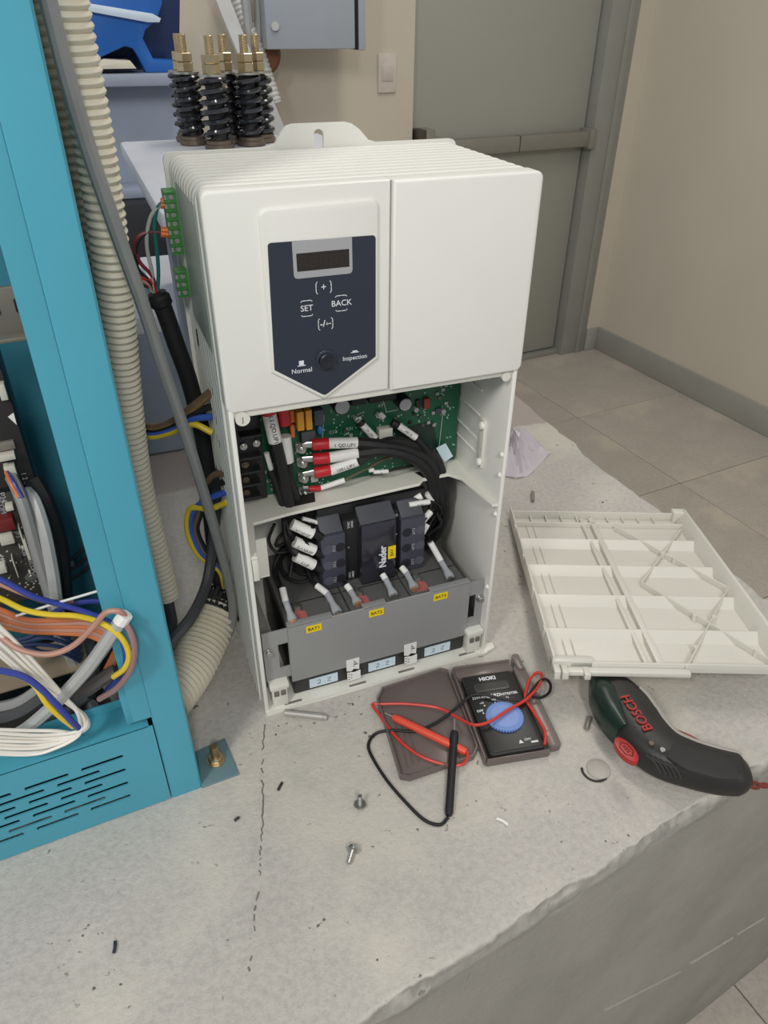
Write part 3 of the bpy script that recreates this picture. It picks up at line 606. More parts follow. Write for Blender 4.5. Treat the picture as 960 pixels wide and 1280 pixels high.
lugcable('short black lead with white tag right of the white socket', [(474, 517, .094), (480, 523, .092)], [(490, 528, .090), (498, 532, .088)], [(498, 532, .088), (520, 547, .082)], [(532, 562, .078), (548, 590, .080), (552, 625, .088)], .0042, .0030, 'ABT.B', bootm=blackm)
lugcable('thin dark wire with small flat white tag above the shelf', [], [(461, 588, .084), (467, 587, .084)], [(467, 590, .082), (485, 589, .081)], [(505, 584, .083), (530, 582, .085), (540, 596, .08)], .0024, .0014, 'J1', bootm=sleeve)
cable([W(u, v, y=y) for u, v, y in ((476, 563, .095), (482, 568, .092), (490, 571, .09))], .003).build('inductor_bead', mat('copper_bead', (176, 96, 60)), label='small copper coloured coil lying between the black cables on the board', cat='coil')
# ================================================================ LOWER BAY
# three sealed batteries side by side
BX = [.0362 + i * .0702 for i in range(3)]; BT = .1035
def make_battery(label, mk):
    t = thing('battery', label, 'battery', (BX[0] + .0345, .075, .0031), group='batteries in the lower bay')
    MB().box(BX[0], BX[0] + .069, .012, .142, .0031, .088, .0022).build('case', black, t)
    ld = MB().box(BX[0], BX[0] + .069, .012, .142, .0885, BT, .0014).build('lid', dgrey2, t)
    MB().box(BX[0] + .001, BX[0] + .068, .048, .0492, BT - .0008, BT + .0003).build('lid_seam', black, ld)
    MB().prism(rrect(BX[0] + .008, BX[0] + .024, .019, .034, .003), BT - .0005, BT + .0003, 'z').build('polarity_mark', mat('faded_red_mark', (176, 100, 94), .6), ld, label='faded red plus mark')
    for x in (BX[0] + .016, BX[0] + .052): MB().box(x - .0035, x + .0035, .034, .044, BT - .001, BT + .005, .0006).build('tab', zinc, t)
    st = MB().box(BX[0] + .018, BX[0] + .051, .0112, .0122, .0075, .0205).build('sticker', bluest, t, label='pale blue hand marked sticker')
    mb = MB(); z = .0138; x = BX[0] + .027
    stroke(mb, [(x, z + .003), (x + .003, z + .0035), (x + .0035, z), (x, z - .0025), (x + .004, z - .002)], .0006, .0110); stroke(mb, [(x + .008, z - .002), (x + .009, z - .002)], .0007, .0110)
    stroke(mb, [(x + .012, z + .003), (x + .016, z + .003), (x + .012, z - .002), (x + .016, z - .0025)], .0006, .0110); mb.build('handwriting', inkbl, st, smooth=False, kind='stuff')
    return t
bat0 = make_battery('black sealed battery at the left of the bay, behind the BAT1 label', 1)
dup(bat0, bat0.location + Vector((.0702, 0, 0)), label='middle black sealed battery, behind the BAT2 label'); dup(bat0, bat0.location + Vector((.1404, 0, 0)), label='right black sealed battery behind the BAT3 label')
# wires on the battery tabs: grey boot, white marker sleeve, black wire
def batwire(label, tip, bt, sl, rest, metal=False):
    t = thing('battery_wire', label, 'wire', W(*tip, z=BT)); A = W(tip[0], tip[1], z=BT + .0045); B = W(bt[0], bt[1], z=bt[2]); C = W(sl[0], sl[1], z=sl[2])
    MB().tube([A, A.lerp(B, .15), A.lerp(B, .45), A.lerp(B, .6), B], .005, 10, rf=lambda q: .0052 if q < .5 else .0034, flat=1).build('boot', mat('boot_grey', (166, 170, 176), .5), t)
    mb = MB(); mb.tube([A + (A - B) * .12, A], .0042, 8, flat=1); mb.build('spade_lug', zinc if metal else mat('lug_copper', (196, 150, 118), .4, .5), t)
    MB().tube([B, C], .0036, 10).build('marker_sleeve', sleeve, t)
    cable([C] + [W(u, v, y=y) for u, v, y in rest], .0022).build('jacket', blackm, t)
batwire('wire with grey boot and long white sleeve on the red post of the left battery', (366, 776), (357, 752, .118), (353, 735, .127), [(347, 722, .095), (345, 700, .10), (352, 685, .12), (362, 676, .13)])
batwire('wire with grey boot on the bare post of the left battery', (422, 766), (409, 742, .113), (396, 732, .116), [(388, 722, .07), (380, 700, .09)], True)
batwire('wire with grey boot on the red post of the middle battery', (447, 754), (438, 738, .112), (433, 731, .116), [(428, 722, .07), (422, 700, .09)])
batwire('wire with grey boot on the bare post of the middle battery below the breaker', (492, 744), (482, 724, .114), (478, 718, .117), [(474, 700, .08)], True)
batwire('wire with grey boot on the red post of the right battery', (518, 735), (508, 716, .113), (502, 709, .116), [(498, 702, .08), (496, 690, .09)])
batwire('wire with grey boot and far white sleeve on the right post of the right battery', (563, 722), (551, 701, .113), (538, 678, .135), [(532, 668, .085), (522, 655, .09)], True)
# coiled thin black leads lying on the left battery
for k, (u, v, r, lab) in enumerate(((374, 712, .020, 'large coil of thin black lead lying on the left battery'), (381, 708, .013, 'small inner coil of thin black lead on the left battery'))):
    c = W(u, v, z=BT + .008); pts = [c + Vector((r * (1 + .07 * math.sin(a * .7)) * math.cos(a), r * 1.15 * math.sin(a), .004 + .006 * math.sin(a) + .0006 * a)) for a in [i * .2 for i in range(int(52 if k == 0 else 30))]]
    pts = pts + [Vector((.075, .105 + .01 * k, .16))]
    MB().tube(pts, .0021, 7).build('coiled_lead', blackm, label=lab, cat='wire')
# sheet steel battery bracket
br = thing('battery_bracket', 'grey sheet steel bracket across the front of the three batteries', 'bracket', (.14, .009, .027))
MB().prism([(.0345, .027), (.2465, .027), (.2465, .1085), (.0345, .1085)], .0088, .0104, 'y', .0004, 1).build('front_plate', mgrey, br)
for x0, x1 in ((.0345, .084), (.118, .145), (.197, .2465)): MB().box(x0, x1, .0088, .0175, .1070, .1087, .0006).build('top_lip', mgrey, br)
for x0, x1, hx0, hx1, sx in ((.007, .0345, .023, .034, .0125), (.2465, .2655, .2470, .2555, .2610)):
    mb = MB(); mb.box(x0, x1, .0105, .0118, .086, .106); mb.box(x0, x1, .0105, .0118, .036, .052); mb.box(x0, hx0, .0105, .0118, .052, .086); mb.box(hx1, x1 + .0001, .0105, .0118, .052, .086)
    mb.build('mounting_ear', mgrey, br)
    mb = MB(); p = Vector((sx, .0104, .079)); mb.lathe([(.0052, 0), (.0052, .001), (.0036, .0012), (.0036, .004), (.0028, .0046)], p, (0, -1, 0), 14); mb.build('screw', zinc, br)
for i, (x, z) in enumerate(((.0625, .0985), (.133, .0985), (.2095, .0985))):
    l = MB().box(x - .0085, x + .0085, .0082, .0089, z - .0045, z + .0045).build('battery_label', yellowl, br, label='yellow BAT%d label' % (i + 1))
    MB().text('BAT%d' % (i + 1), .0058, (x, .0081, z), th=.0001, bold=.0001).build('label_text', mat('label_olive_ink', (96, 86, 10)), l, smooth=False, kind='stuff')
for k, (x, z) in enumerate(((.1045, .026), (.1745, .026))):
    l = thing('seal_sticker', ('torn white seal sticker hanging between left and middle battery', 'torn white seal sticker between middle and right battery')[k], 'sticker', (x, .008, z - .02))
    MB().prism([(x - .0075, z - .004), (x - .002, z - .006), (x + .001, z - .003), (x + .0075, z - .0055), (x + .0078, z + .0125), (x - .0078, z + .0125)], .0078, .0084, 'y').build('upper_half', paper, l)
    MB().prism([(x - .0070, z - .0205), (x + .0088, z - .0195), (x + .0085, z - .0065), (x + .002, z - .0078), (x - .0072, z - .0060)], .0070, .0076, 'y').build('lower_half', paper, l)
    mb = MB()
    for q in range(4): mb.box(x + .001, x + .0016 + .004 * ((q * 7) % 3) / 2, .0073, .0078, z + .0095 - q * .003, z + .0105 - q * .003)
    for q in range(5): mb.box(x - .006 + .003 * (q % 2), x - .0045 + .003 * (q % 2), .0066, .0071, z - .009 - q * .0022, z - .0082 - q * .0022)
    mb.build('print', inkb, l, smooth=False, kind='stuff')
MB().prism([(.008, .030), (.018, .030), (.018, .130), (.008, .142)], .006, .10, 'z', .001).build('side_spacer', mat('spacer_grey', (120, 120, 116), .5), label='grey upright spacer between the left battery and the white wall', cat='spacer')
# circuit breaker on the shelf's underside, turned on its side
cbk = thing('circuit_breaker', 'dark circuit breaker with two screw blocks and glossy black cover above the batteries', 'circuit breaker', (.15, .09, .1042))
MB().box(.090, .218, .078, .149, .108, .1985, .003).build('housing', black, cbk)
MB().box(.1155, .1795, .064, .08, .1043, .187, .0015).build('black_strip', blackm, cbk)
MB().box(.086, .225, .095, .148, .1955, .2085, .002).build('top_module', mat('module_grey', (44, 44, 46), .4), cbk)
gc = MB().box(.1312, .1715, .050, .066, .1043, .186, .002).build('cover', mat('smoked_cover', (40, 40, 50), .12, coat=.5), cbk)
MB().prism([(.052, .186), (.070, .198), (.070, .186)], .1312, .1715, 'x', .0005).build('cover_bevel', dgrey, gc)
MB().text('Nader', .0115, (.1560, .0496, .139), (0, 0, 1), (-1, 0, 0), th=.0001, bold=.0003).build('lettering', inkw, gc, smooth=False, kind='stuff')
yl = MB().box(.1620, .1710, .0494, .0502, .134, .151).build('yellow_sticker', yellowl, gc); MB().text('BAT', .0055, (.1665, .0492, .1425), (0, 0, 1), (-1, 0, 0), th=.0001).build('sticker_text', mat('label_olive_ink', (96, 86, 10)), yl, smooth=False, kind='stuff')
for (x0, x1, lt, txts) in ((.0875, .1155, .0995, ('5/L3', '3/L2', '1/L1')), (.1795, .2095, .1000, ('6/T3', '4/T2', '2/T1'))):
    sb = MB().box(x0, x1, .056, .082, lt + .0045, .1775, .0025).build('screw_block', breaker, cbk)
    MB().prism([(.060, .1765), (.076, .190), (.082, .190), (.082, .1765)], x0 + .002, x1 - .001, 'x', .0008).build('block_slope', dgrey, sb)
    xs = (x0 + .0075, x1 - .0065)
    for k in range(3):
        z = .160 - k * .0215
        for q, x in enumerate(xs):
            mb = MB(); mb.lathe([(.0058, 0), (.0058, .0003), (.0001, .00035)], (x, .0561, z), (0, -1, 0), 18); mb.build('screw_well', mat('well_dark', (34, 34, 42), .5) if (q + (x0 > .15)) % 2 else mat('well_grey', (84, 84, 96), .5), sb)
        MB().text(txts[k], .0048, ((x0 + x1) / 2 + .0005, .0557, z), (0, 0, 1), (-1, 0, 0), th=.0001).build('terminal_print', inkg, sb, smooth=False, kind='stuff')
mb = MB()
for x, z, s in ((.1215, .181, '21NC'), (.1255, .181, '13NO'), (.1215, .112, '22NC'), (.1255, .112, '14NO'), (.1205, .151, 'o'), (.1745, .181, '53'), (.1775, .181, '61'), (.177, .155, 'o')): mb.text(s, .0036, (x, .0638, z), (0, 0, 1), (-1, 0, 0), th=.0001)
mb.build('contact_print', inkw, cbk, smooth=False, kind='stuff')
# marked leads entering the breaker
def taglead(label, pts, sl, r, rs, txt='', jac=blackm):
    t = thing('marked_lead', label, 'wire', W(*pts[0][:2], y=pts[0][2])); A, B = [W(u, v, y=y) for u, v, y in sl]
    cable([W(u, v, y=y) for u, v, y in pts], r).build('jacket', jac, t); s = MB().tube([A, A.lerp(B, .06), A.lerp(B, .94), B], rs, 12).build('marker_sleeve', sleeve, t)
    if txt:
        ex = (B - A).normalized(); ex = ex if ex.x > 0 else -ex; fr = Vector((0, -1, 0)); ey = ex.cross(fr); ey = ey if ey.z > 0 else -ey
        if ex.cross(ey).y > 0: ey = -ey
        MB().text(txt, rs * .8, (A + B) / 2 + fr * (rs * .98) - ey * rs * .15, ex, ey, th=.0001).build('marker_text', inkb, s, smooth=False, kind='stuff')
taglead('upper of three fat white sleeves left of the breaker', [(362, 640, .085), (368, 660, .075), (385, 662, .062), (402, 672, .06)], [(365, 655, .066), (391, 667, .060)], .0046, .0062, 'L1.QDJP')
taglead('middle of three fat white sleeves left of the breaker', [(360, 640, .088), (364, 668, .075), (380, 680, .060), (404, 694, .06)], [(368, 677, .062), (393, 688, .058)], .0046, .0062, 'L.1.QDJP')
taglead('lowest of three fat white sleeves left of the breaker', [(357, 640, .09), (360, 672, .078), (372, 692, .062), (403, 712, .06)], [(369, 695, .060), (392, 706, .057)], .0054, .0062, 'L3.JP')
taglead('thin white sleeve ending in a yellow green tip over the breaker', [(370, 646, .085), (404, 655, .078), (412, 657, .078)], [(378, 648, .076), (403, 655, .074)], .0014, .0024, 'J2.QD'); MB().tube([W(406, 656, y=.076), W(418, 657, y=.077)], .0030, 8).build('ferrule', mat('lime_ferrule', (196, 206, 60)), label='small yellow green ferrule above the breaker', cat='ferrule')
taglead('oval white tag above the right end of the breaker', [(505, 628, .09), (520, 620, .085), (532, 632, .08)], [(514, 626, .080), (527, 619, .078)], .0016, .0046, 'QD')
taglead('narrow white tag reading sideways above the right screw block', [(506, 633, .085), (540, 627, .075), (552, 640, .08), (541, 655, .09)], [(511, 631, .072), (537, 627, .070)], .0014, .0032, '4C.QD')
taglead('small white tag bent upward at the right of the breaker', [(536, 618, .085), (541, 625, .08), (535, 640, .075), (526, 650, .072)], [(533, 617, .08), (540, 626, .079)], .0014, .0034)
taglead('small square white tag beside the upper right screw', [(541, 636, .075), (532, 648, .064), (522, 659, .06)], [(538, 640, .070), (525, 655, .062)], .002, .0038, 'T3')
taglead('lower white tag beside the right screw block', [(543, 645, .08), (531, 663, .064), (524, 672, .062)], [(534, 655, .066), (526, 669, .062)], .0016, .0038)
for i, (pts, lab) in enumerate((([(552, 610, .085), (556, 640, .09), (545, 668, .10), (522, 690, .12)], 'fat black cable curving behind the right of the breaker'), ([(545, 640, .08), (551, 655, .08), (536, 668, .085), (533, 680, .08), (543, 695, .10), (575, 735, .06)], 'thin black wire looping at the right of the breaker down to the bracket'),
    ([(343, 655, .10), (336, 675, .10), (345, 690, .09), (362, 688, .09), (372, 680, .10)], 'thin black wire loop under the left of the shelf'), ([(368, 660, .10), (352, 668, .10), (345, 682, .095), (360, 678, .09)], 'second small black wire loop under the left of the shelf'), ([(372, 676, .10), (352, 690, .10), (342, 712, .09), (350, 735, .06)], 'black wire arching from the shelf onto the left battery'))):
    cable([W(u, v, y=y) for u, v, y in pts], .0062 if i == 0 else .0019).build('black_lead', blackm, label=lab, cat='wire')
MB().box(.0055, .026, .030, .033, .165, .211, .001).box(.0055, .026, .030, .13, .163, .166, .001).build('support_tab', white2, label='pale support tab hanging under the left end of the shelf', cat='bracket')
# ================================================================ TEAL CONTROL CABINET
ORD = ['first', 'second', 'third', 'fourth', 'fifth', 'sixth', 'seventh', 'eighth', 'ninth']
TC = math.radians(4.1); CU = Vector((math.cos(TC), math.sin(TC), 0)); CV = Vector((-math.sin(TC), math.cos(TC), 0)); CD0 = CV.dot(Vector((-.11, -.0712, 0)))
CM = Matrix.Rotation(TC, 4, 'Z') @ Matrix.Translation((0, CD0, 0))           # cabinet frame (along, depth, up) -> world
def Cp(u, v, dep):                                                          # world point on a plane parallel to the cabinet's front
    r = ray(u, v); t = (CD0 + dep - CV.dot(CAM)) / CV.dot(r); return CAM + r * t
def Cl(u, v, dep): return CM.inverted() @ Cp(u, v, dep)
cab = thing('electrical_cabinet', 'teal painted open control cabinet with a slotted base panel at the left', 'cabinet', CM @ Vector((-.25, .15, 0)), TC)
CT = .78
# post: broad face, crease, set-back inner lip
po = MB().prism([(-.1142, .0022), (-.1138, .0008), (-.1124, .0), (-.0866, .0), (-.0850, .0016), (-.0850, .028), (-.087, .028), (-.087, .002), (-.1142, .002)], 0.0, CT, 'z').build('front_post', teal, cab, M=CM)
MB().prism([(-.1300, .0012), (-.1160, .0006), (-.1143, .0009), (-.1143, .004), (-.1290, .0035), (-.1295, .024), (-.1310, .024)], .118, CT, 'z').build('post_lip', teal, cab, M=CM)
MB().box(-.1146, -.1132, .0015, .004, 0, CT).build('post_seam', teal, cab, M=CM)
MB().box(-.136, -.116, .006, .0085, .112, .160, .001).build('corner_tab', teal, cab, M=CM)
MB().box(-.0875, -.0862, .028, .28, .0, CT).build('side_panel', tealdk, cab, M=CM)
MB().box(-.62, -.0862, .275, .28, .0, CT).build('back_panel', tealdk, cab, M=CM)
MB().box(-.0905, -.0855, .002, .03, .0, .11).build('shaded_post_side', mat('post_side_shade', (60, 54, 50), .6), cab, M=CM)  # dark colour stands in for the shaded side of the teal post
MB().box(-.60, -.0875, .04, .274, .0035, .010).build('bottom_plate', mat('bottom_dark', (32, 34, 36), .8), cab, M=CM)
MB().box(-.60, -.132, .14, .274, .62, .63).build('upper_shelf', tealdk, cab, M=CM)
# base panel with rows of slots cut through, folded ledge on top
PX1, PX0, PH = -.1155, -.62, .107
slots = []
for r in range(7):
    for k in range(8):
        xe = (-.167 if r % 2 else -.1455) - k * .0465 - .0006 * r; cz = .0815 - r * .0093
        slots.append((xe - .0365, xe, cz - .0021, cz + .0021))
def panel(slots):
    t = bmesh.new(); E = []
    def loop(ps): vs = [t.verts.new((x, 0.0, z)) for x, z in ps]; E.extend(t.edges.new((vs[i], vs[(i + 1) % len(vs)])) for i in range(len(vs)))
    loop([(PX0, .001), (PX1, .001), (PX1, PH), (PX0, PH)])
    for a, b, c, d in slots: loop([(a + .001, c), (b - .001, c), (b, (c + d) / 2), (b - .001, d), (a + .001, d), (a, (c + d) / 2)])
    bmesh.ops.triangle_fill(t, edges=E, use_beauty=True)
    r = bmesh.ops.extrude_face_region(t, geom=t.faces[:]); bmesh.ops.translate(t, vec=(0, .0016, 0), verts=[v for v in r['geom'] if isinstance(v, bmesh.types.BMVert)])
    return MB().join(t)
bp_ = panel([q for q in slots if q[0] > PX0 + .01]).build('base_panel', teal, cab, M=CM)
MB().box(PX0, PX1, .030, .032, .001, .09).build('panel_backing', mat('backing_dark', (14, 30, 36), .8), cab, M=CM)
MB().box(PX0, PX1 - .003, .0003, .036, PH - .0012, PH, .0005).build('panel_ledge', teal, cab, M=CM)
MB().box(PX0, PX1 - .003, .034, .036, PH - .003, PH + .009, .0006).build('ledge_upstand', teal, cab, M=CM)
# anchor foot with bolt
ft = [W(u, v, z=.0028) for u, v in ((243, 940), (281, 922), (299, 967), (252, 984))]
MB().prism([(p.x, p.y) for p in ft][::-1], .0004, .0028, 'z', .0006).build('anchor_plate', mat('anchor_teal', (104, 134, 140), .45, var=.08, vscale=40), cab)
b0 = W(270, 950, z=.003); mb = MB(); mb.lathe([(.0095, 0), (.0095, .0012)], b0, (0, 0, 1), 18); hexnut(mb, b0 + Vector((0, 0, .0012)), (0, 0, 1), .0076, .006); mb.build('anchor_nut', brass, cab)
mb = MB(); mb.lathe([(.0044, 0), (.0044, .015), (.0038, .0165)], b0 + Vector((0, 0, .005)), (0, 0, 1), 12); mb.build('anchor_bolt', mat('rusty_zinc', (160, 134, 96), .4, .8), cab)
# inside: drive unit with board, mounting rail, tray
rail = MB().box(-.42, -.128, .148, .152, .424, .462, .001).build('mounting_rail', mat('rail_grey', (132, 128, 118), .5, .3), cab, M=CM)
MB().box(-.42, -.128, .136, .152, .4225, .426, .001).build('rail_lip', mat('rail_grey', (132, 128, 118), .5, .3), cab, M=CM)
for x in (-.150, -.134, -.168): MB().prism(rrect(x - .0025, x + .0025, .441, .453, .0024), .1474, .1482, 'y').build('rail_slot', mat('slot_black', (16, 22, 24), .8), rail, M=CM)
ctl = thing('drive_controller', 'dark drive controller with grey circuit board inside the teal cabinet', 'controller', CM @ Vector((-.26, .17, .15)), TC)
MB().box(-.40, -.1585, .150, .20, .165, .40, .003).build('housing', black, ctl, M=CM)
MB().box(-.40, -.1585, .1475, .151, .292, .398, .002).build('front_cover', mat('cover_dark', (50, 48, 47), .4), ctl, M=CM)
bd = MB().box(-.40, -.1575, .146, .1485, .170, .288, .0005).build('board', pcbd, ctl, M=CM)
def cbox(name, m, u0, v0, u1, v1, d0, d1, par, bev=.0006):
    a, b = Cl(u0, v0, d0), Cl(u1, v1, d0); return MB().box(min(a.x, b.x), max(a.x, b.x), d0, d1, min(a.z, b.z), max(a.z, b.z), bev).build(name, m, par, M=CM)
wl = MB().prism([(p.x, p.z) for p in (Cl(u, v, .147) for u, v in ((10, 521), (17, 516), (21, 531)))][::-1], .1467, .1474, 'y').build('warning_label', paper, ctl, M=CM)
ivory = mat('connector_ivory', (200, 198, 184), .5, var=.05)
for a in ((-4, 482, 11, 500), (0, 578, 18, 567), (4, 585, 28, 613), (2, 683, 14, 664), (27, 675, 40, 700), (14, 698, 24, 722), (0, 718, 6, 706), (22, 660, 30, 676), (-2, 655, 4, 670), (8, 640, 16, 632)): cbox('plug_socket', ivory, *a, .138, .147, bd)
cbox('relay_red', mat('maroon_relay', (110, 36, 36), .4), -6, 668, 16, 648, .134, .147, bd, .001)
for u, v in ((39, 721), (54, 720)): mb = MB(); p = Cl(u, v, .146); mb.lathe([(.0052, 0), (.0052, .0008), (.0022, .0010), (.0022, .002)], p, (0, -1, 0), 16); mb.build('board_screw', zinc, bd, M=CM)
for i in range(14): u = random.uniform(2, 44); v = 640 + u * .8 + random.uniform(-20, 60); cbox('board_chip', random.choice((black, ivory, steeldull)), u, v, u + random.uniform(2, 5), v + random.uniform(2, 5), .1445, .147, bd, .0003)
cbox('vent_strip', mat('rail_grey', (132, 128, 118), .5, .3), -10, 556, 20, 561, .144, .151, ctl)
mb = MB()
for (u, v, s, z) in ((31, 598, '1 2 3', .006), (24, 632, 'XCA', .006), (3, 622, 'P24', .007), (2, 634, 'COM', .006), (22, 668, 'JP3', .006), (30, 690, 'X16', .005), (40, 708, 'XCOM', .005), (3, 700, 'NO', .006)): p = Cl(u, v, .1458); mb.text(s, z, p, (0, 0, -1), (1, 0, 0), th=.0001)
mb.build('board_print', inkg, bd, M=CM, smooth=False, kind='stuff')
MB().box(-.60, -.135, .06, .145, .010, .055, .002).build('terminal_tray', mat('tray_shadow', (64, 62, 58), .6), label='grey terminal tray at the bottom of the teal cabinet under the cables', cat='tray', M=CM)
MB().box(-.60, -.150, .10, .15, .105, .1065).build('cover_sheet', mat('tan_sheet', (150, 136, 116), .6), label='tan sheet behind the orange wires in the teal cabinet', cat='sheet', M=CM)
lw = MB(); c = Cl(86, 706, .272); lw.box(c.x - .006, c.x + .006, .270, .2745, c.z - .006, c.z + .006, .0005); lw.build('earth_tag', silver, cab, M=CM)
# loose cables and wires in the cabinet: points are (u, v, depth)
def cw(name, label, pts, r, m, cat='wire', group=None): return cable([Cp(*p) for p in pts], r).build(name, m, label=label, cat=cat, group=group)
cw('signal_cable', 'grey cable from the white socket, left of the printed grey cable', [(14, 596, .138), (22, 612, .125), (32, 640, .115), (46, 690, .11), (58, 730, .11), (70, 770, .11), (78, 808, .12), (100, 850, .13)], .0052, greyc, 'cable')
cw('signal_cable', 'thicker grey printed cable running down beside the dark board edge', [(34, 615, .140), (44, 628, .125), (56, 665, .112), (66, 715, .105), (73, 765, .10), (84, 810, .105), (102, 845, .12), (120, 880, .14)], .0056, lgreyc, 'cable')
for i, (c_, o_) in enumerate(((bluew, 0), (orangew, -4))): cw('core_wire', ('short violet core', 'short orange core')[i] + ' entering the white board socket', [(9 + o_ * .4, 590, .136), (17 + o_, 603, .124), (28 + o_, 622, .116)], .0016, c_)
cw('trunk_cable', 'thick black cable beside the grey cables at the board edge', [(40, 600, .152), (56, 630, .140), (72, 680, .135), (78, 740, .13), (82, 790, .14)], .009, blackm, 'cable')
for k in range(3): cw('thin_lead', ORD[k] + ' thin dark lead from the top on the cabinet wall behind the post', [(75, 705 + k * 12, .262), (95, 695 + k * 13, .268), (130, 660 + k * 16, .270)], .0018, dgreyc, group='dark leads on the cabinet wall')
cw('blue_wire', 'blue wire sweeping from the left edge across the two grey cables', [(-30, 715, .060), (0, 724, .055), (40, 745, .045), (80, 757, .038), (115, 768, .012), (138, 780, -.004), (154, 803, -.010), (157, 830, -.008), (146, 850, .006), (134, 862, .02)], .0024, bluew)
cw('blue_wire', 'upper blue wire ending behind the post beside the white strip', [(60, 770, .07), (85, 757, .065), (110, 752, .06), (140, 752, .05)], .0024, bluew)
cw('yellow_wire', 'bright yellow wire arching below the blue wire and round the bend', [(-30, 738, .050), (0, 748, .045), (30, 762, .038), (60, 768, .03), (95, 770, .022), (125, 778, -.002), (150, 795, -.012), (161, 817, -.014), (156, 835, -.010), (142, 846, .0)], .0024, yeloww)
for k in range(5): cw('orange_wire', ORD[k] + ' orange brown wire down from the yellow wire in the bundle', [(-30, 752 + k * 6, .06 - k * .004), (0, 762 + k * 5, .055), (35, 775 + k * 3.5, .05), (75, 775 + k * 4, .045), (110, 774 + k * 5, .03), (135, 785 + k * 5, .02), (146, 808, .015), (140 - k * 2, 838, .02)], .0024, orangew if k % 2 == 0 else pinkw, group='orange wire bundle')
cw('pink_wire', 'dusty pink wire above the orange bundle at the left edge', [(-20, 724, .062), (0, 730, .058), (30, 742, .052), (60, 752, .05), (90, 752, .06)], .0022, pinkw)
cw('pink_wire', 'dusty pink wire dipping across and looping over the cut grey cable', [(-30, 775, .030), (0, 795, .022), (25, 812, .012), (60, 818, .006), (90, 808, .002), (115, 785, -.004), (132, 766, -.008), (148, 764, -.010), (156, 770, -.009)], .0024, pinkw)
cw('pink_wire', 'mauve wire round the outside of the bend down to the dark sleeve', [(150, 770, -.006), (163, 790, -.013), (168, 812, -.015), (163, 838, -.012), (146, 860, -.002), (124, 874, .01)], .0026, mat('mauve_wire', (150, 118, 116), .42))
cutc = thing('cut_cable', 'cut light grey cable end standing up against the teal post', 'cable', Cp(80, 870, .02))
cable([Cp(*p) for p in ((-30, 915, .05), (0, 925, .04), (30, 912, .032), (60, 888, .02), (82, 866, .012), (110, 835, .004), (135, 800, -.004), (152, 775, -.008))], .0056).build('jacket', lgreyc, cutc)
mb = MB(); mb.tube([Cp(150, 778, -.008), Cp(157, 768, -.0085)], .0060, 10); mb.build('cut_end', paper, cutc)
for k, (a, b_, c_) in enumerate((((-30, 902, .06), (20, 893, .05), (60, 868, .05)), ((-30, 890, .07), (20, 880, .06), (50, 862, .06)), ((40, 905, .06), (85, 890, .05), (110, 868, .05)), ((45, 915, .055), (90, 905, .05), (118, 880, .05)), ((100, 840, .12), (120, 870, .12), (125, 910, .12)), ((75, 790, .13), (92, 830, .13), (112, 890, .13)), ((112, 800, .11), (118, 830, .11), (120, 890, .12)), ((128, 845, .10), (150, 880, .10), (165, 905, .10)), ((140, 850, .10), (160, 870, .10), (176, 890, .10)))):
    cw('dark_cable', ('dusty grey' if k % 2 else 'dark grey') + ' cable in the bottom of the teal cabinet, ' + ORD[k] + ' from the left', [a, b_, c_], .0058, greyc if k % 2 else dgreyc, 'cable', 'grey cables in the cabinet bottom')
for k in range(4): cw('thin_blue_wire', ORD[k] + ' thin dark blue wire from the top behind the pink wire', [(-10, 800 + k * 8, .09), (30, 798 + k * 4, .085), (55, 788 + k * 9, .085), (80, 796 + k * 7, .09), (100, 812 + k * 5, .1)], .0018, mat('shadow_blue_wire', (58, 72, 112), .45), group='thin blue wires behind the pink wire')
cw('taped_joint', 'black taped joint where the wires leave the bend', [(86, 872, .03), (108, 862, .022), (132, 846, .014), (146, 838, .012)], .0062, mat('worn_tape', (84, 80, 78), .6), 'tape')
mb = MB(); mb.tube([Cp(20, 770, .05), Cp(60, 757, .045), Cp(125, 738, .03)], .0011, 6); mb.build('white_strip', sleeve, label='thin white tie strip running up to the post', cat='tie')
# white loop over the base panel
WL = [(-40, 770), (0, 800), (40, 838), (75, 868), (97, 888), (105, 903), (98, 916), (70, 925), (35, 929), (-40, 926)]
for k in range(8):
    o = k - 3.5
    pts = [(u + o * (1.2 if i < 4 else 1.6 if i < 6 else -.2), v + o * (6.2 if i < 2 else 5.0 if i < 3 else 2.6 if i < 4 else 1.2 if i < 6 else -.4 if i < 7 else -3.0 if i < 8 else -4.4) + hsh(k, i) * 1.5, .024 - .004 * min(i, 6) + .0026 * (k % 2) + .0015 * hsh(k, 20 + i)) for i, (u, v) in enumerate(WL)]
    cw('white_wire', ORD[7 - k] + ' white wire from the inner side of the loop over the teal base panel', pts, .0015, whitew, group='white wire loop')
cw('blue_wire', 'blue wire riding on the white wire loop', [(-30, 832, .010), (0, 838, .004), (28, 845, -.002), (50, 860, -.008), (70, 880, -.012), (88, 900, -.014), (98, 910, -.012)], .0026, bluew)
cw('yellow_wire', 'yellow wire among the white loop wires', [(30, 845, .006), (45, 858, -.004), (58, 878, -.009), (75, 895, -.011), (92, 908, -.010)], .0026, yeloww)
MB().box(-.42, -.30, -.001, .12, .60, .602).build('paper_edge', paper, label='white paper edge at the upper left inside the teal cabinet', cat='paper', M=CM) if False else None
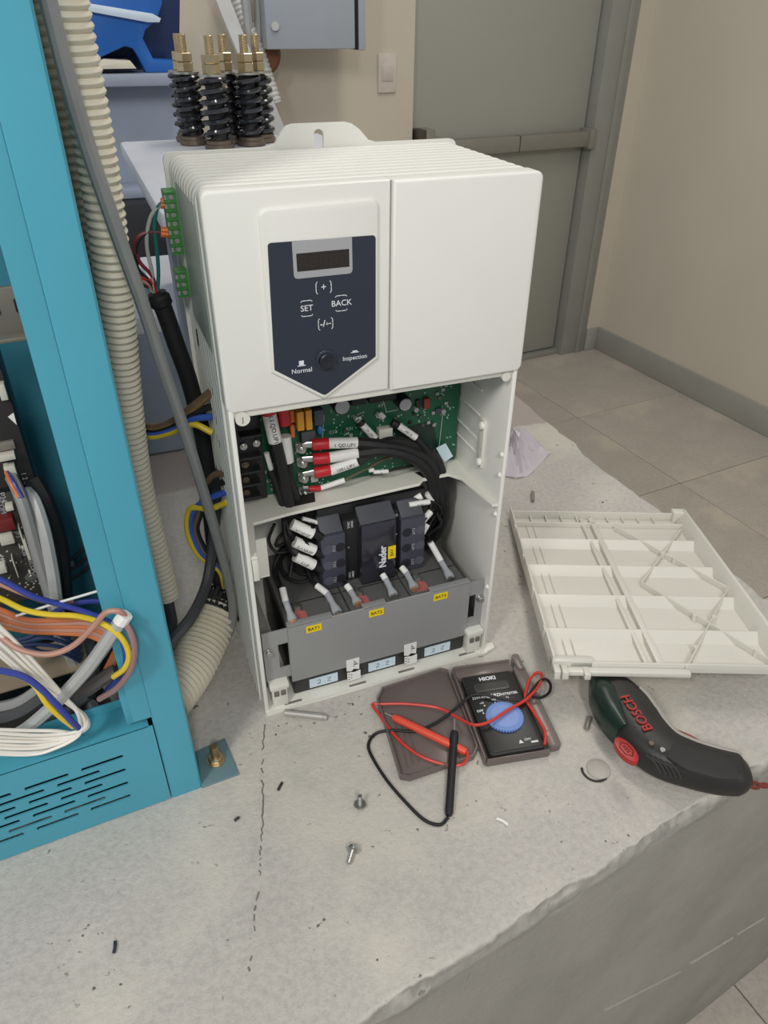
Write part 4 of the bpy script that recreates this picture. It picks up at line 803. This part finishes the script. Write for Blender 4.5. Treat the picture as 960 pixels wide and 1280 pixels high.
# ================================================================ CONDUITS AND CABLES BETWEEN CABINET AND UNIT
cA = thing('flexible_conduit', 'long cream corrugated conduit hanging beside the teal post', 'conduit', W(208, 745, y=.12))
corrugated([W(70, -90, y=.045), W(82, 0, y=.05), W(102, 100, y=.055), W(121, 200, y=.06), W(136, 300, y=.065), W(147, 400, y=.075), W(157, 500, y=.09), W(171, 600, y=.105), W(191, 680, y=.115), W(208, 745, y=.12)], .0150, .0062).build('corrugated_tube', conduit_m, cA)
cable([W(204, 725, y=.12), W(213, 765, y=.12), W(214, 785, y=.115), W(200, 810, y=.10)], .0060).build('inner_cable', dgreyc, cA)
corrugated([W(30, -90, y=.10), W(46, 0, y=.10), W(70, 100, y=.10), W(93, 200, y=.105), W(112, 300, y=.11), W(128, 400, y=.12), W(135, 470, y=.13)], .0150, .0062).build('flexible_conduit', mat('shaded_corrugated', (168, 160, 142), .5, var=.06, vscale=20), label='shade-darkened corrugated conduit directly behind the teal post', cat='conduit')  # conduit colour darkened to carry the shadow of the post
cB = thing('flexible_conduit', 'fat cream corrugated conduit end on the plinth between cabinet and white unit', 'conduit', W(250, 830, z=0))
P0, P1, P2, P3 = W(205, 880, z=.030), W(236, 838, z=.030), W(258, 795, z=.040), W(276, 757, z=.055)
corrugated([P0, P1, P2, P3], .0275, .0066, 22).build('corrugated_tube', conduit_m, cB)
mb = MB()
for k in range(26):
    a = k * 2 * math.pi / 26; d = (P3 - P2).normalized(); u = d.orthogonal().normalized(); v = d.cross(u); rr = .022 + .004 * hsh(k, 3); mb.tube([P3 - d * .012 + (u * math.cos(a) + v * math.sin(a)) * .024, P3 + d * (.006 + .008 * abs(hsh(k, 5))) + (u * math.cos(a) + v * math.sin(a)) * rr], .0036, 5)
mb.tube([P3 - d * .015, P3 + d * .004], .023, 16); mb.build('frayed_sleeve', blackm, cB, kind='stuff')
cable([W(u, v, y=y) for u, v, y in ((52, -30, -.005), (60, 0, -.003), (84, 95, .0), (112, 190, .01), (146, 290, .02), (178, 380, .03), (204, 460, .045), (228, 530, .06), (250, 600, .075), (268, 660, .085), (283, 715, .095), (291, 755, .10), (288, 785, .10), (272, 812, .085), (255, 830, .08))], .0054, 10).build('grey_cable', greyc, label='slim glossy grey cable slanting from the post top to the fat conduit', cat='cable')
hv = thing('sleeved_cable', 'black sleeved cable fanning into coloured wires beside the green terminals', 'cable', W(270, 700, y=.14))
MB().tube(spline([W(u, v, y=.14) for u, v in ((196, 366), (206, 390), (220, 430), (236, 475), (250, 530), (259, 580), (262, 630), (268, 690), (276, 735))], 8), .0085, 12, rf=lambda t: .0105 if .03 < t < .09 else .0085).build('black_sleeve', blackm, hv)
for pts, m, nm in (([(196, 366), (190, 345), (175, 328), (168, 310), (172, 297), (186, 290), (204, 290)], maroonw, 'maroon_core'), ([(194, 368), (185, 350), (172, 335), (170, 312), (175, 298), (188, 289), (204, 288)], blackm, 'black_core'), ([(192, 366), (190, 340), (184, 312), (184, 290), (190, 268), (204, 254)], lgreyc, 'white_core'), ([(197, 364), (198, 340), (196, 310), (193, 285), (196, 262), (204, 252)], tealw, 'teal_core'), ([(198, 366), (189, 352), (178, 347), (172, 346)], red, 'red_core'), ([(194, 366), (186, 356), (176, 350)], pinkw, 'pink_core')):
    cable([W(u, v, y=.142) for u, v in pts], .0017).build(nm, m, hv)
for v in (254, 290):
    for dv in (-2.2, 2.4): A = W(201, v + dv, y=.142); B = W(212, v + dv + .5, y=.142); MB().tube([A, A.lerp(B, .6), B], .0029, 8).build('ferrule', orange, hv)
for i, (m, o_, lab) in enumerate(((brownw, 0, 'brown'), (mat('bronze_wire', (128, 104, 66), .4), 5, 'bronze'), (blackm, 9, 'black'), (bluew2, 16, 'blue'), (yeloww, 22, 'yellow green'))):
    e = ((264, 488), (264, 492), (264, 508), (266, 521), (266, 541))[i]
    k = o_ * .55
    cable([W(u, v, y=y) for u, v, y in ((158 - k * .2, 372 + k, .16), (157, 420, .16), (163, 480, .16), (170 - k * .3, 520 + k * .6, .155), (188 - k * .2, 533 + k, .14), (214, 527 + k * 1.1, .12), (240, 508 + o_ * 1.0, .10), (e[0], e[1], .09))], .0032).build('loop_wire', m, label=lab + ' wire of the upper loop into the left side of the white unit', cat='wire')
for i, (m, lab) in enumerate(((brownw, 'pale brown'), (mat('bronze_wire', (128, 104, 66), .4), 'bronze'))):
    cable([W(u, v, y=.16) for u, v in ((156 + i * 3, 400), (156 + i * 2, 382), (163, 362 + i * 4), (176, 352 + i * 3), (186, 358))], .0026).build('arched_wire', m, label=lab + ' wire arching behind the slim grey cable', cat='wire')
MB().tube([W(155, 440, y=.165), W(157, 478, y=.165)], .0066, 10).build('tape_wrap', mat('silver_tape', (150, 150, 146), .4), label='grey tape round the wires beside the corrugated conduit', cat='tape')
for i, (m, lab, e, sag) in enumerate(((brownw, 'brown', (280, 591), 0), (bluew2, 'blue', (282, 615), -8), (yeloww, 'yellow green', (283, 628), -14), (blackm, 'black', (281, 602), 3))):
    cable([W(u, v, y=y) for u, v, y in ((e[0], e[1], .075), (262, e[1] + 8, .09), (249 + sag * .8, 640 + sag * .3, .11), (244 + sag * .7, 662, .12), (256 + sag * .6, 690 - sag * .2, .12), (274, 706 - sag * .5, .12), (281, 735, .12))], .0032).build('loop_wire', m, label=lab + ' wire of the lower loop into the left side of the white unit', cat='wire')
cable([W(u, v, y=y) for u, v, y in ((296, 500, .12), (274, 600, .12), (266, 680, .12), (258, 730, .10), (240, 770, .06), (215, 800, .04), (190, 830, .03))], .0060).build('black_cable', dgreyc, label='dark grey cable bending from the white unit down behind the teal post', cat='cable')
MB().tube([W(291, 700, y=.13), W(292, 735, y=.13)], .0060, 10).build('blue_stub', bluew2, label='short thick blue cable above the frayed black sleeve', cat='cable')
# ================================================================ LOOSE THINGS ON THE PLINTH
# lower cover of the unit, lying on its face, inside up
LA = Vector((.4345, .2395, .0004)); la = math.radians(-22.0); LM = Matrix.Translation(LA) @ Matrix.Rotation(la, 4, 'Z') @ Matrix.Rotation(math.radians(-6.2), 4, 'X')    # x across (0..LW), y 0..-LH towards the viewer
LW, LH, LT = .264, .352, .020
lid = thing('bay_cover', 'white plastic cover lying inside up at the right edge of the concrete', 'cover', LA, la)
MB().box(0, LW, -LH, 0, 0, .0026, .001).build('cover_plate', lidm, lid, M=LM)
MB().box(0, .0026, -LH, 0, .001, LT, .0008).build('side_rim', lidm, lid, M=LM)
MB().prism([(LW - .016, .0015), (LW - .016, .004), (LW - .004, LT), (LW, LT), (LW, .0)], -LH, 0, 'y', .0006).build('side_rim', lidm, lid, M=LM)
MB().box(0, LW, -.0026, 0, .001, .014, .0008).build('end_rim', lidm, lid, M=LM)
MB().box(0, LW - .012, -.030, -.0275, .001, .010, .0006).build('end_ledge', lidm, lid, M=LM)
MB().box(.02, LW, -LH, -LH + .003, .001, .012, .0008).build('end_rim', lidm, lid, M=LM)
MB().box(.0, .15, -LH - .010, -LH, .001, .007, .0015).build('hook_rail', lidm, lid, M=LM)
MB().box(.0, .045, -LH, -LH + .010, .001, .014, .001).build('hook_block', lidm, lid, M=LM)
MB().box(LW - .020, LW + .001, -.010, .006, .001, .019, .002).build('corner_boss', lidm, lid, M=LM)
for x in (.0, .009, .033): MB().box(x, x + .007, -LH - .016, -LH - .002, .001, .012 - .1 * x, .001).build('hook', lidm, lid, M=LM)
for i in range(4): y = -.077 - i * .070; MB().prism([(y + .0012, .0015), (y + .0012, .0092), (y, .0096), (y - .016, .0032), (y - .018, .0015)], .002, LW - .012, 'x', .0003, 1).build('cross_rib', lidm, lid, M=LM)
for y in (-.03 - .0,): pass
for x0 in (.020, .030): MB().prism([(x0, .002), (x0 + .003, .002), (x0 + .0015, .0048)], -LH + .004, -.031, 'y').build('long_rib', lidm, lid, M=LM)
for x0, x1, h in ((.103, .108, .0085), (.116, .124, .0100)): MB().box(x0, x1, -LH + .004, -.012, .002, h, .0012).build('long_rib', lidm, lid, M=LM)
def LWp(u, v, h=.008):
    I = LM.inverted(); o = I @ CAM; r = I.to_3x3() @ ray(u, v); return o + r * ((h - o.z) / r.z)
def lrib(p, q):
    P = [LWp(*p), LWp(*q)]; a, b = [Vector((c.x, c.y, 0)) for c in P]; n = (b - a).normalized(); m = Vector((-n.y, n.x, 0)) * .0009
    MB().prism([(c.x, c.y) for c in (a + m, b + m, b - m, a - m)], .002, .0105, 'z', .0005).build('diagonal_rib', lidm, lid, M=LM)
lrib((768, 659), (910, 736)); lrib((802, 729), (962, 826)); lrib((851, 663), (802, 729)); lrib((910, 736), (858, 836))
for u, v in ((828, 693), (892, 773), (869, 811), (868, 771), (945, 815), (843, 700)):
    p = LWp(u, v); mb = MB(); mb.cyl((p.x, p.y, .002), (p.x, p.y, .0112), .0030, seg=12); mb.build('rib_boss', lidm, lid, M=LM)
for i in range(9): x = .030 + i * .023; MB().box(x, x + .0014, -.027, -.002, .002, .008).build('end_gusset', lidm, lid, M=LM)
for i in range(4): y = -.06 - i * .08; MB().box(-.0015, .002, y - .004, y + .004, .006, LT + .001, .0006).build('snap_tab', lidm, lid, M=LM)
# pocket tester in its smoky case, case lid folded out to the left
ME = math.atan2(-.17, .985); MM = Matrix.Translation((.1925, -.1475, 0)) @ Matrix.Rotation(ME, 4, 'Z')
case = thing('tester_case', 'open smoky brown plastic case under the pocket tester', 'case', MM @ Vector((.04, .06, 0)), ME)
MB().prism(rrect(.000, .0715, .0, .130, .004), .0006, .0028, 'z', .0008).build('tray', smoke, case, M=MM)
mb = MB(); mb.box(0, .0018, .002, .128, .002, .0125, .0005); mb.box(.0025, .070, 0, .0018, .002, .0115, .0005); mb.box(.0025, .0705, .1282, .130, .002, .0125, .0005); mb.build('tray_wall', smoke, case, M=MM)
MB().box(.002, .0705, .1135, .128, .002, .011, .002).build('tray_end', smoke, case, M=MM)
MB().prism(rrect(.0705, .0855, .004, .122, .006, 4), .0006, .0105, 'z', .0022).build('lead_pocket', smoke, case, M=MM)
MB().prism(rrect(.0745, .084, .112, .137, .004, 4), .0006, .013, 'z', .002).build('pocket_clip', smoke, case, M=MM)
MB().box(.0725, .078, .018, .026, .0085, .0112, .0008).build('latch', mat('clear_latch', (170, 160, 158), .2, alpha=.7), case, M=MM)
LDM = Matrix.Translation((.105, -.1385, .0006)) @ Matrix.Rotation(math.radians(-1), 4, 'Z')
LP = [(p.x, p.y) for p in (W(u, v, z=.004) for u, v in ((471, 876), (478, 862), (551, 838), (560, 840), (597, 936), (592, 948), (512, 975), (500, 973)))][::-1]
clid = MB().prism(LP, .0010, .0034, 'z', .0008).build('case_lid', smoke, case)
mb = MB(); c = Vector((sum(p[0] for p in LP) / 8, sum(p[1] for p in LP) / 8))
for i in range(8):
    a, b = Vector(LP[i]), Vector(LP[(i + 1) % 8]); a2, b2 = a.lerp(c, .03), b.lerp(c, .03); mb.prism([(q.x, q.y) for q in (a, b, b2, a2)], .0030, .0085, 'z')
mb.build('lid_rim', smoke, clid)
mb = MB()
for k in range(4): mb.tube([W(487 + k * 6, 905 - k * 2, z=.0042), W(503 + k * 7, 962 - k * 3, z=.0042)], .0006, 6)
mb.build('lid_ridge', smoke, clid, kind='stuff')
MB().tube([MM @ Vector((-.001, .02, .004)), MM @ Vector((-.001, .115, .004))], .0022, 8).build('hinge', smoke, case)
tst = thing('pocket_tester', 'small black pocket tester with pale blue dial in the open case', 'tester', MM @ Vector((.035, .056, .003)), ME)
MX0, MX1, MY0, MY1, MZ = .0065, .0665, .0035, .1125, .0125
MB().prism(rrect(MX0, MX1, MY0, MY1, .005), .0030, MZ, 'z', .0016).build('body', meterb, tst, M=MM)
MB().prism(rrect(MX0 + .002, MX1 - .002, MY0 + .003, MY1 - .002, .004), MZ - .0003, MZ + .0006, 'z', .0003).build('face_plate', mat('meter_face', (34, 34, 33), .38), tst, M=MM)
wn = MB().prism(rrect(MX0 + .010, MX1 - .010, .086, .0985, .0025), MZ + .0002, MZ + .0013, 'z', .0004).build('window_bezel', mat('bezel_grey', (62, 62, 58), .4), tst, M=MM)
MB().prism(rrect(MX0 + .013, MX1 - .013, .0885, .0965, .001), MZ + .0011, MZ + .0015, 'z').build('display', lcd, wn, M=MM)
kx, ky = .0365, .0475; kn = []
for i in range(120): a = 2 * math.pi * i / 120; r = .0205 if i % 3 else .0192; kn.append((kx + r * math.cos(a), ky + r * math.sin(a)))
dl = MB().prism(kn, MZ + .0004, MZ + .0036, 'z', .0005, 1).build('dial', dialb, tst, M=MM)
mb = MB(); mb.lathe([(.0150, 0), (.0150, .0004), (.0001, .0006)], (kx, ky, MZ + .0035), (0, 0, 1), 30); mb.build('dial_centre', mat('dial_blue_light', (122, 150, 212), .4), dl, M=MM)
mb = MB(); zt = MZ + .0008
mb.text('HIOKI', .0072, ((MX0 + MX1) / 2 - .001, .1045, zt), (1, 0, 0), (0, 1, 0), th=.0001, bold=.00025)
mb.text('3244-60', .0046, (.0175, .0790, zt), (1, 0, 0), (0, 1, 0), th=.0001); mb.text('CARD', .0062, (.034, .0792, zt), (1, 0, 0), (0, 1, 0), th=.0001, bold=.0002, shear=.2); mb.text('HiTESTER', .0046, (.0525, .0790, zt), (1, 0, 0), (0, 1, 0), th=.0001, bold=.0001)
mb.text('OFF', .0042, (.0135, .061, zt), (1, 0, 0), (0, 1, 0), th=.0001, bold=.0001); mb.text('~V', .0042, (.0185, .071, zt), (1, 0, 0), (0, 1, 0), th=.0001, bold=.0001); mb.text('=V', .0042, (.033, .0732, zt), (1, 0, 0), (0, 1, 0), th=.0001, bold=.0001); mb.text('\u03a9', .0046, (.0485, .0728, zt), (1, 0, 0), (0, 1, 0), th=.0001, bold=.0001); mb.text('\u2022))', .0042, (.0600, .0665, zt), (1, 0, 0), (0, 1, 0), th=.0001, bold=.0001)
for x, y in ((.016, .0575), (.0205, .0672), (.033, .0695), (.0475, .069), (.0588, .0625)): mb.prism([(x - .0008, y - .0008), (x + .0008, y - .0008), (x + .0008, y + .0008), (x - .0008, y + .0008)], zt - .0002, zt + .0001, 'z')
mb.prism([(.0405, .0125), (.0455, .0125), (.043, .0170)], zt - .0002, zt + .0001, 'z'); mb.text('500V', .0036, (.0510, .0160, zt), (1, 0, 0), (0, 1, 0), th=.0001); mb.prism([(.0535, .0110), (.0610, .0110), (.0610, .0130), (.0535, .0130)], zt - .0002, zt + .0001, 'z')
mb.build('lettering', inkw, tst, M=MM, smooth=False, kind='stuff')
def lead(pts): return [W(u, v, z=z) for u, v, z in pts]
rl = thing('test_lead', 'red test lead and probe lying over the open tester case', 'test lead', W(540, 915, z=.004))
cable(lead([(681, 931, .012), (681, 914, .013), (669, 893, .013), (658, 876, .013), (657, 866, .013), (662, 850, .012), (671, 841, .012), (677, 845, .012), (673, 858, .014), (658, 874, .018), (636, 887, .020), (612, 902, .021), (592, 906, .018), (572, 897, .010), (548, 885, .007), (510, 880, .006), (478, 880, .006), (466, 881, .006), (474, 893, .006), (495, 921, .006), (522, 943, .006), (553, 955, .006), (576, 956, .007), (584, 947, .008), (583, 937, .009)]), .0017).build('wire', redlead, rl)
A, B = W(491, 896, z=.0085), W(583, 940, z=.0085); MB().tube([A, A.lerp(B, .04), A.lerp(B, .1), A.lerp(B, .96), B], .0045, 12, rf=lambda t: (.0028, .0040, .0044, .0044, .0038)[int(round(t * 4))]).build('probe', mat('red_probe', (226, 84, 62), .4), rl)
MB().tube([W(481, 891, z=.0085), A], .0007, 6).build('needle', zinc, rl)
bl = thing('test_lead', 'black test lead looping in front of the tester case with upright lying probe', 'test lead', W(565, 960, z=0))
cable(lead([(666, 871, .017), (676, 872, .015), (686, 866, .013), (688, 856, .013), (682, 849, .013), (673, 853, .013), (664, 865, .014), (654, 875, .0175), (630, 874, .0175), (604, 868, .0175), (588, 870, .016), (572, 884, .011), (548, 902, .0075), (520, 914, .0065), (490, 913, .0070), (470, 917, .003), (461, 929, .002), (464, 944, .002), (484, 976, .002), (512, 1008, .002), (532, 1026, .002), (550, 1031, .002), (560, 1022, .003)]), .0017).build('wire', blackm, bl)
A, B = W(568, 915, z=.013), W(561, 1019, z=.005); MB().tube([A, A.lerp(B, .05), A.lerp(B, .14), A.lerp(B, .16), A.lerp(B, .97), B], .005, 12, rf=lambda t: (.0038, .0048, .0048, .0042, .0042, .0032)[int(round(t * 5))]).build('probe', black, bl)
MB().tube([W(568, 899, z=.0135), A], .0008, 6).build('needle', zinc, bl)
# cordless driver lying on its side
dv = thing('cordless_driver', 'black and red cordless screwdriver lying on its side below the white cover', 'power tool', W(840, 930, z=0))
def loft2(sp, hw, ht, zc, seg=20, nn=6, pw=2.6):
    C = spline([W(u, v, z=zc) for u, v in sp], nn); n = len(C); mb = MB(); pr = None; rings = []
    def itp(A, t): x = t * (len(A) - 1); i = min(int(x), len(A) - 2); f = x - i; return A[i] * (1 - f) + A[i + 1] * f
    for i, p in enumerate(C):
        d = (C[min(i + 1, n - 1)] - C[max(i - 1, 0)]).normalized(); s = Vector((-d.y, d.x, 0)); t = i / (n - 1); a, b = itp(hw, t), itp(ht, t); R = []
        for k in range(seg):
            an = 2 * math.pi * k / seg; c, q = math.cos(an), math.sin(an); R.append(mb.bm.verts.new(p + s * (a * abs(c) ** (2 / pw) * (1 if c > 0 else -1)) + Vector((0, 0, b * abs(q) ** (2 / pw) * (1 if q > 0 else -1)))))
        if pr: mb.bridge(pr, R)
        else: mb._f(R[::-1])
        pr = R
    mb._f(pr); return mb
SP = [(757, 848), (770, 866), (782, 884), (792, 902), (806, 922), (830, 942), (862, 955), (895, 964), (922, 968), (934, 969)]
ZC = .0215
loft2(SP, [.014, .022, .0268, .0290, .0285, .0255, .0225, .0212, .0195, .013], [.013, .018, .0205, .0212, .0210, .0205, .0200, .0195, .018, .010], ZC).build('housing', drillb, dv)
loft2([(748, 852), (754, 872), (764, 896), (778, 920)], [.0105, .0150, .0140, .0075], [.0130, .0196, .0206, .0185], ZC + .0012).build('gear_cover', drillg, dv)
CS = spline([W(u, v, z=ZC) for u, v in SP], 6); HW = [.014, .022, .0268, .0290, .0285, .0255, .0225, .0212, .0195, .013]; HT = [.013, .018, .0205, .0212, .0210, .0205, .0200, .0195, .018, .010]; gs = []
for i in range(9, len(CS) - 4):
    x = i / (len(CS) - 1) * 9; k = min(int(x), 8); a = HW[k] + (HW[k + 1] - HW[k]) * (x - k); b = HT[k] + (HT[k + 1] - HT[k]) * (x - k); d = (CS[i + 1] - CS[i - 1]).normalized()
    gs.append(CS[i] + Vector((-d.y, d.x, 0)) * a * .84 + Vector((0, 0, b * (1 - .84 ** 2.6) ** (1 / 2.6) - .0012)))
MB().tube(gs, .0034, 8).build('grey_stripe', mat('stripe_grey', (164, 160, 152), .5), dv)
MB().tube(spline([W(u, v, z=.022) for u, v in ((808, 886), (816, 894), (826, 905), (842, 915), (862, 923), (874, 929))], 6), .0062, 10, rf=lambda t: .0062 * (1 - .5 * t)).build('trigger', drillr, dv)
loft2([(838, 937), (862, 948), (895, 957), (920, 962)], [.012, .0165, .0165, .012], [.004, .005, .005, .003], .0385).build('rubber_grip', mat('grip_rubber', (46, 45, 44), .7, bump=.2, bscale=500), dv)
for k in range(5): MB().tube(spline([W(808 + k * 7.5, 944 + k * 3, z=.0425), W(818 + k * 7, 952 + k * 2.6, z=.0415), W(826 + k * 6.5, 966 + k * 2, z=.035)], 4), .0012, 6).build('grip_ridge', mat('grip_rubber', (46, 45, 44), .7, bump=.2, bscale=500), dv)
for u, v in ((814, 930), (828, 938)): mb = MB(); p = W(u, v, z=.0415); mb.lathe([(.0026, 0), (.0026, .0016), (.0012, .0016)], p, (0, 0, 1), 12); mb.build('housing_screw', steeldull if u < 820 else zinc, dv)
T0, T1 = W(784, 874, z=.0432), W(808, 908, z=.0432); tx = (T1 - T0).normalized(); ty = Vector((-tx.y, tx.x, 0))
MB().text('BOSCH', .0145, (T0 + T1) / 2 + Vector((0, 0, .0002)), -tx, -ty, th=.0006, bold=.0002).build('lettering', mat('badge_red', (170, 44, 42), .4), dv, smooth=False, kind='stuff')
eb = W(783, 937, z=.0418); ex = (W(795, 950, z=.042) - W(771, 922, z=.042)).normalized(); ey = Vector((-ex.y, ex.x, 0)); EMt = Matrix(((ex.x, ey.x, 0, eb.x), (ex.y, ey.y, 0, eb.y), (0, 0, 1, eb.z), (0, 0, 0, 1)))
bdg = MB().prism([(.0155 * math.cos(a), .0078 * math.sin(a)) for a in [i * math.pi / 14 for i in range(28)]], -.006, .0006, 'z', .0004).build('oval_badge', mat('badge_red', (170, 44, 42), .4), dv, M=EMt)
mb = MB(); hx = [(.009 * math.cos(i * math.pi / 3), .0055 * math.sin(i * math.pi / 3)) for i in range(7)]
for (ax, ay), (bx, by) in zip(hx, hx[1:]): mb.tube([(ax, ay, .0007), (bx, by, .0007)], .0005, 5)
mb.text('3,6V', .0048, (0, 0, .0008), (-1, 0, 0), (0, -1, 0), th=.0002); mb.build('badge_print', mat('badge_dark', (90, 20, 20)), bdg, M=EMt, smooth=False, kind='stuff')
cable(lead([(937, 979, .015), (945, 979, .008), (955, 983, .004), (968, 980, .003)]), .0022).build('wrist_cord', mat('cord_maroon', (120, 52, 44), .7), dv)
cable(lead([(937, 983, .013), (946, 985, .007), (955, 980, .004), (968, 986, .003)]), .0018).build('wrist_cord', mat('cord_maroon', (120, 52, 44), .7), dv)
# screws, pins, crumbs
def machine_screw(label, p, d, L=.011, m=zinc, group=None):
    t = thing('machine_screw', label, 'screw', p, group=group); p = Vector(p); d = Vector(d).normalized()
    mb = MB(); hexnut(mb, p, d * -1, .0042, .0036); mb.build('head', m, t); mb = MB(); mb.lathe([(.0060, 0), (.0060, .001)], p, d, 18); mb.build('washer', m, t)
    MB().tube([p + d * (.001 + L * i / 24) for i in range(25)], .0022, 10, rf=lambda q: .0022 - .0003 * (int(q * 24) % 2)).build('threaded_shank', m, t)
machine_screw('small steel screw standing on its head, upper of the two loose screws', W(450, 1006, z=.0038), (.05, .12, 1), .011)
machine_screw('small steel screw lying on its side, lower of the two loose screws', W(441, 1062, z=.0052), (-.55, -.75, -.10), .012)
MB().tube([W(356, 891, z=.0042), W(358, 891, z=.0042), W(404, 896, z=.0042)], .0038, 12).tube([W(404, 896, z=.0042), W(409, 897, z=.0042)], .0032, 12).build('dowel_pin', mat('dowel_grey', (176, 174, 168), .45, .3), label='grey steel dowel lying in front of the left corner of the white unit', cat='pin')
MB().tube([W(733, 911, z=.003), W(737, 897, z=.003)], .0030, 10).build('threaded_stub', mat('stub_grey', (150, 148, 140), .45, .5), label='short grey stud lying left of the cordless screwdriver', cat='stud')
mb = MB(); p = W(303, 792, z=.0004); mb.lathe([(.0085, 0), (.0085, .002)], p, (0, 0, 1), 18); hexnut(mb, p + Vector((0, 0, .002)), (0, 0, 1), .0066, .006); mb.build('hex_bolt', mat('painted_bolt', (190, 188, 180), .5), label='pale hex bolt on the plinth at the left side of the white unit', cat='bolt')
mb = MB(); p = W(748, 962, z=.0); mb.lathe([(.0125, -.0009), (.0118, .0016), (.0085, .0034), (.004, .0042), (.0001, .0044)], p, (0, 0, 1), 24); mb.build('mortar_plug', mat('plug_concrete', (178, 174, 166), .9, bump=.3), label='round mortar plug bulging from the concrete left of the screwdriver', cat='plug')
mb = MB(); p = W(741, 967, z=.0012); 
for i in range(14): a = math.radians(150 + i * 11); mb.sphere((p.x + .0045 + .0128 * math.cos(a), p.y + .003 + .0128 * math.sin(a), .0004), .0016, (1, 1, .7), 6)
mb.build('plug_crack', mat('crack_dark', (58, 54, 50), .9), label='dark crescent gap round the mortar plug', cat='gap')
for (u, v, L, an, m, lab) in ((143, 1184, .009, 80, mat('scrap_navy', (40, 44, 70)), 'dark blue wire scrap on the concrete at the lower left'), (350, 983, .009, 50, mat('scrap_dark', (50, 50, 50)), 'dark wire scrap on the concrete right of the anchor plate'), (628, 1027, .012, 125, paper, 'curled white scrap on the concrete in front of the tester'), (296, 1024, .005, 20, mat('scrap_dark', (50, 50, 50)), 'tiny dark crumb on the concrete below the anchor plate')):
    p = W(u, v, z=.0016); d = Vector((math.cos(math.radians(an)), math.sin(math.radians(an)), 0)) * L / 2; MB().tube(spline([p - d, p + Vector((.0006, .0004, .0004)), p + d], 4), .0014, 7).build('wire_scrap' if m != paper else 'plastic_scrap', m, label=lab, cat='scrap')
mb = MB(); q = W(662, 606, z=.002); mb.tube([W(666, 615, z=.003), W(666, 626, z=.003)], .003, 8); mb.build('grey_pin', mat('stub_grey', (150, 148, 140), .45, .5), label='small grey pin on the concrete above the white cover', cat='pin')
# crumpled pale plastic bag peeping out from behind the unit
BG = [(.500, .340), (.522, .336), (.552, .356), (.600, .392), (.588, .412), (.560, .440), (.530, .470), (.480, .472), (.455, .43), (.465, .37)]
mb = MB(); cx = sum(p[0] for p in BG) / len(BG); cy = sum(p[1] for p in BG) / len(BG); rings = []
for k, (s_, z) in enumerate(((1, .0008), (1.0, .002), (.90, .007), (.74, .019), (.52, .033), (.3, .043), (.05, .046))):
    R = []
    for i in range(40):
        f = i / 40 * len(BG); a = int(f) % len(BG); b = (a + 1) % len(BG); t = f - int(f); x = BG[a][0] * (1 - t) + BG[b][0] * t; y = BG[a][1] * (1 - t) + BG[b][1] * t
        w_ = s_ * (1 + .03 * hsh(i * 3 + k, 60)); R.append(mb.bm.verts.new((cx + (x - cx) * w_, cy + (y - cy) * w_, max(.0006, z * (1 + .28 * math.sin(i * 1.3 + k) * (k > 1)) + .002 * hsh(i, 70 + k) * (k > 1)))))
    if rings: mb.bridge(rings[-1], R)
    rings.append(R)
mb._f(rings[-1]); mb._f(rings[0][::-1])
bag = mb.build('plastic_bag', bagm, label='crumpled pale pink plastic bag behind the right side of the white unit', cat='bag', angle=22)
# scrape lines on the plinth's front face
for (p, q) in (((755, 1262), (850, 1214)), ((862, 1204), (915, 1172)), ((920, 1168), (955, 1147))):
    def onf(u, v):
        r = ray(u, v); n = Vector((-.1575, 1, 0)); d = n.dot(Vector((-.02, -.3185 - .004 - .0015, 0))); t = (d - n.dot(CAM)) / n.dot(r); return CAM + r * t
    MB().tube([onf(*p), onf(*q)], .0022, 6).build('mortar_ridge', conc, plinth, kind='stuff')
# hairline casting joint across the concrete
mb = MB(); P = [W(u, v, z=.0009) for u, v in ((331, 905), (328, 960), (329, 1010), (326, 1060), (324, 1095), (318, 1150), (311, 1215))]
P = spline(P, 10); P = [p + Vector((.0012 * hsh(i, 80), .0012 * hsh(i, 81), 0)) for i, p in enumerate(P)]
for i in range(0, len(P) - 1):
    if hsh(i, 82) > .0 or vn(i * .13, 84) > .2: mb.tube([P[i] - Vector((0, 0, .0006)), P[i + 1] - Vector((0, 0, .0006))], .0005 + .0004 * abs(hsh(i, 83)), 5)
mb.build('hairline_crack', mat('crack_grey', (126, 121, 113), .9), plinth, kind='stuff')
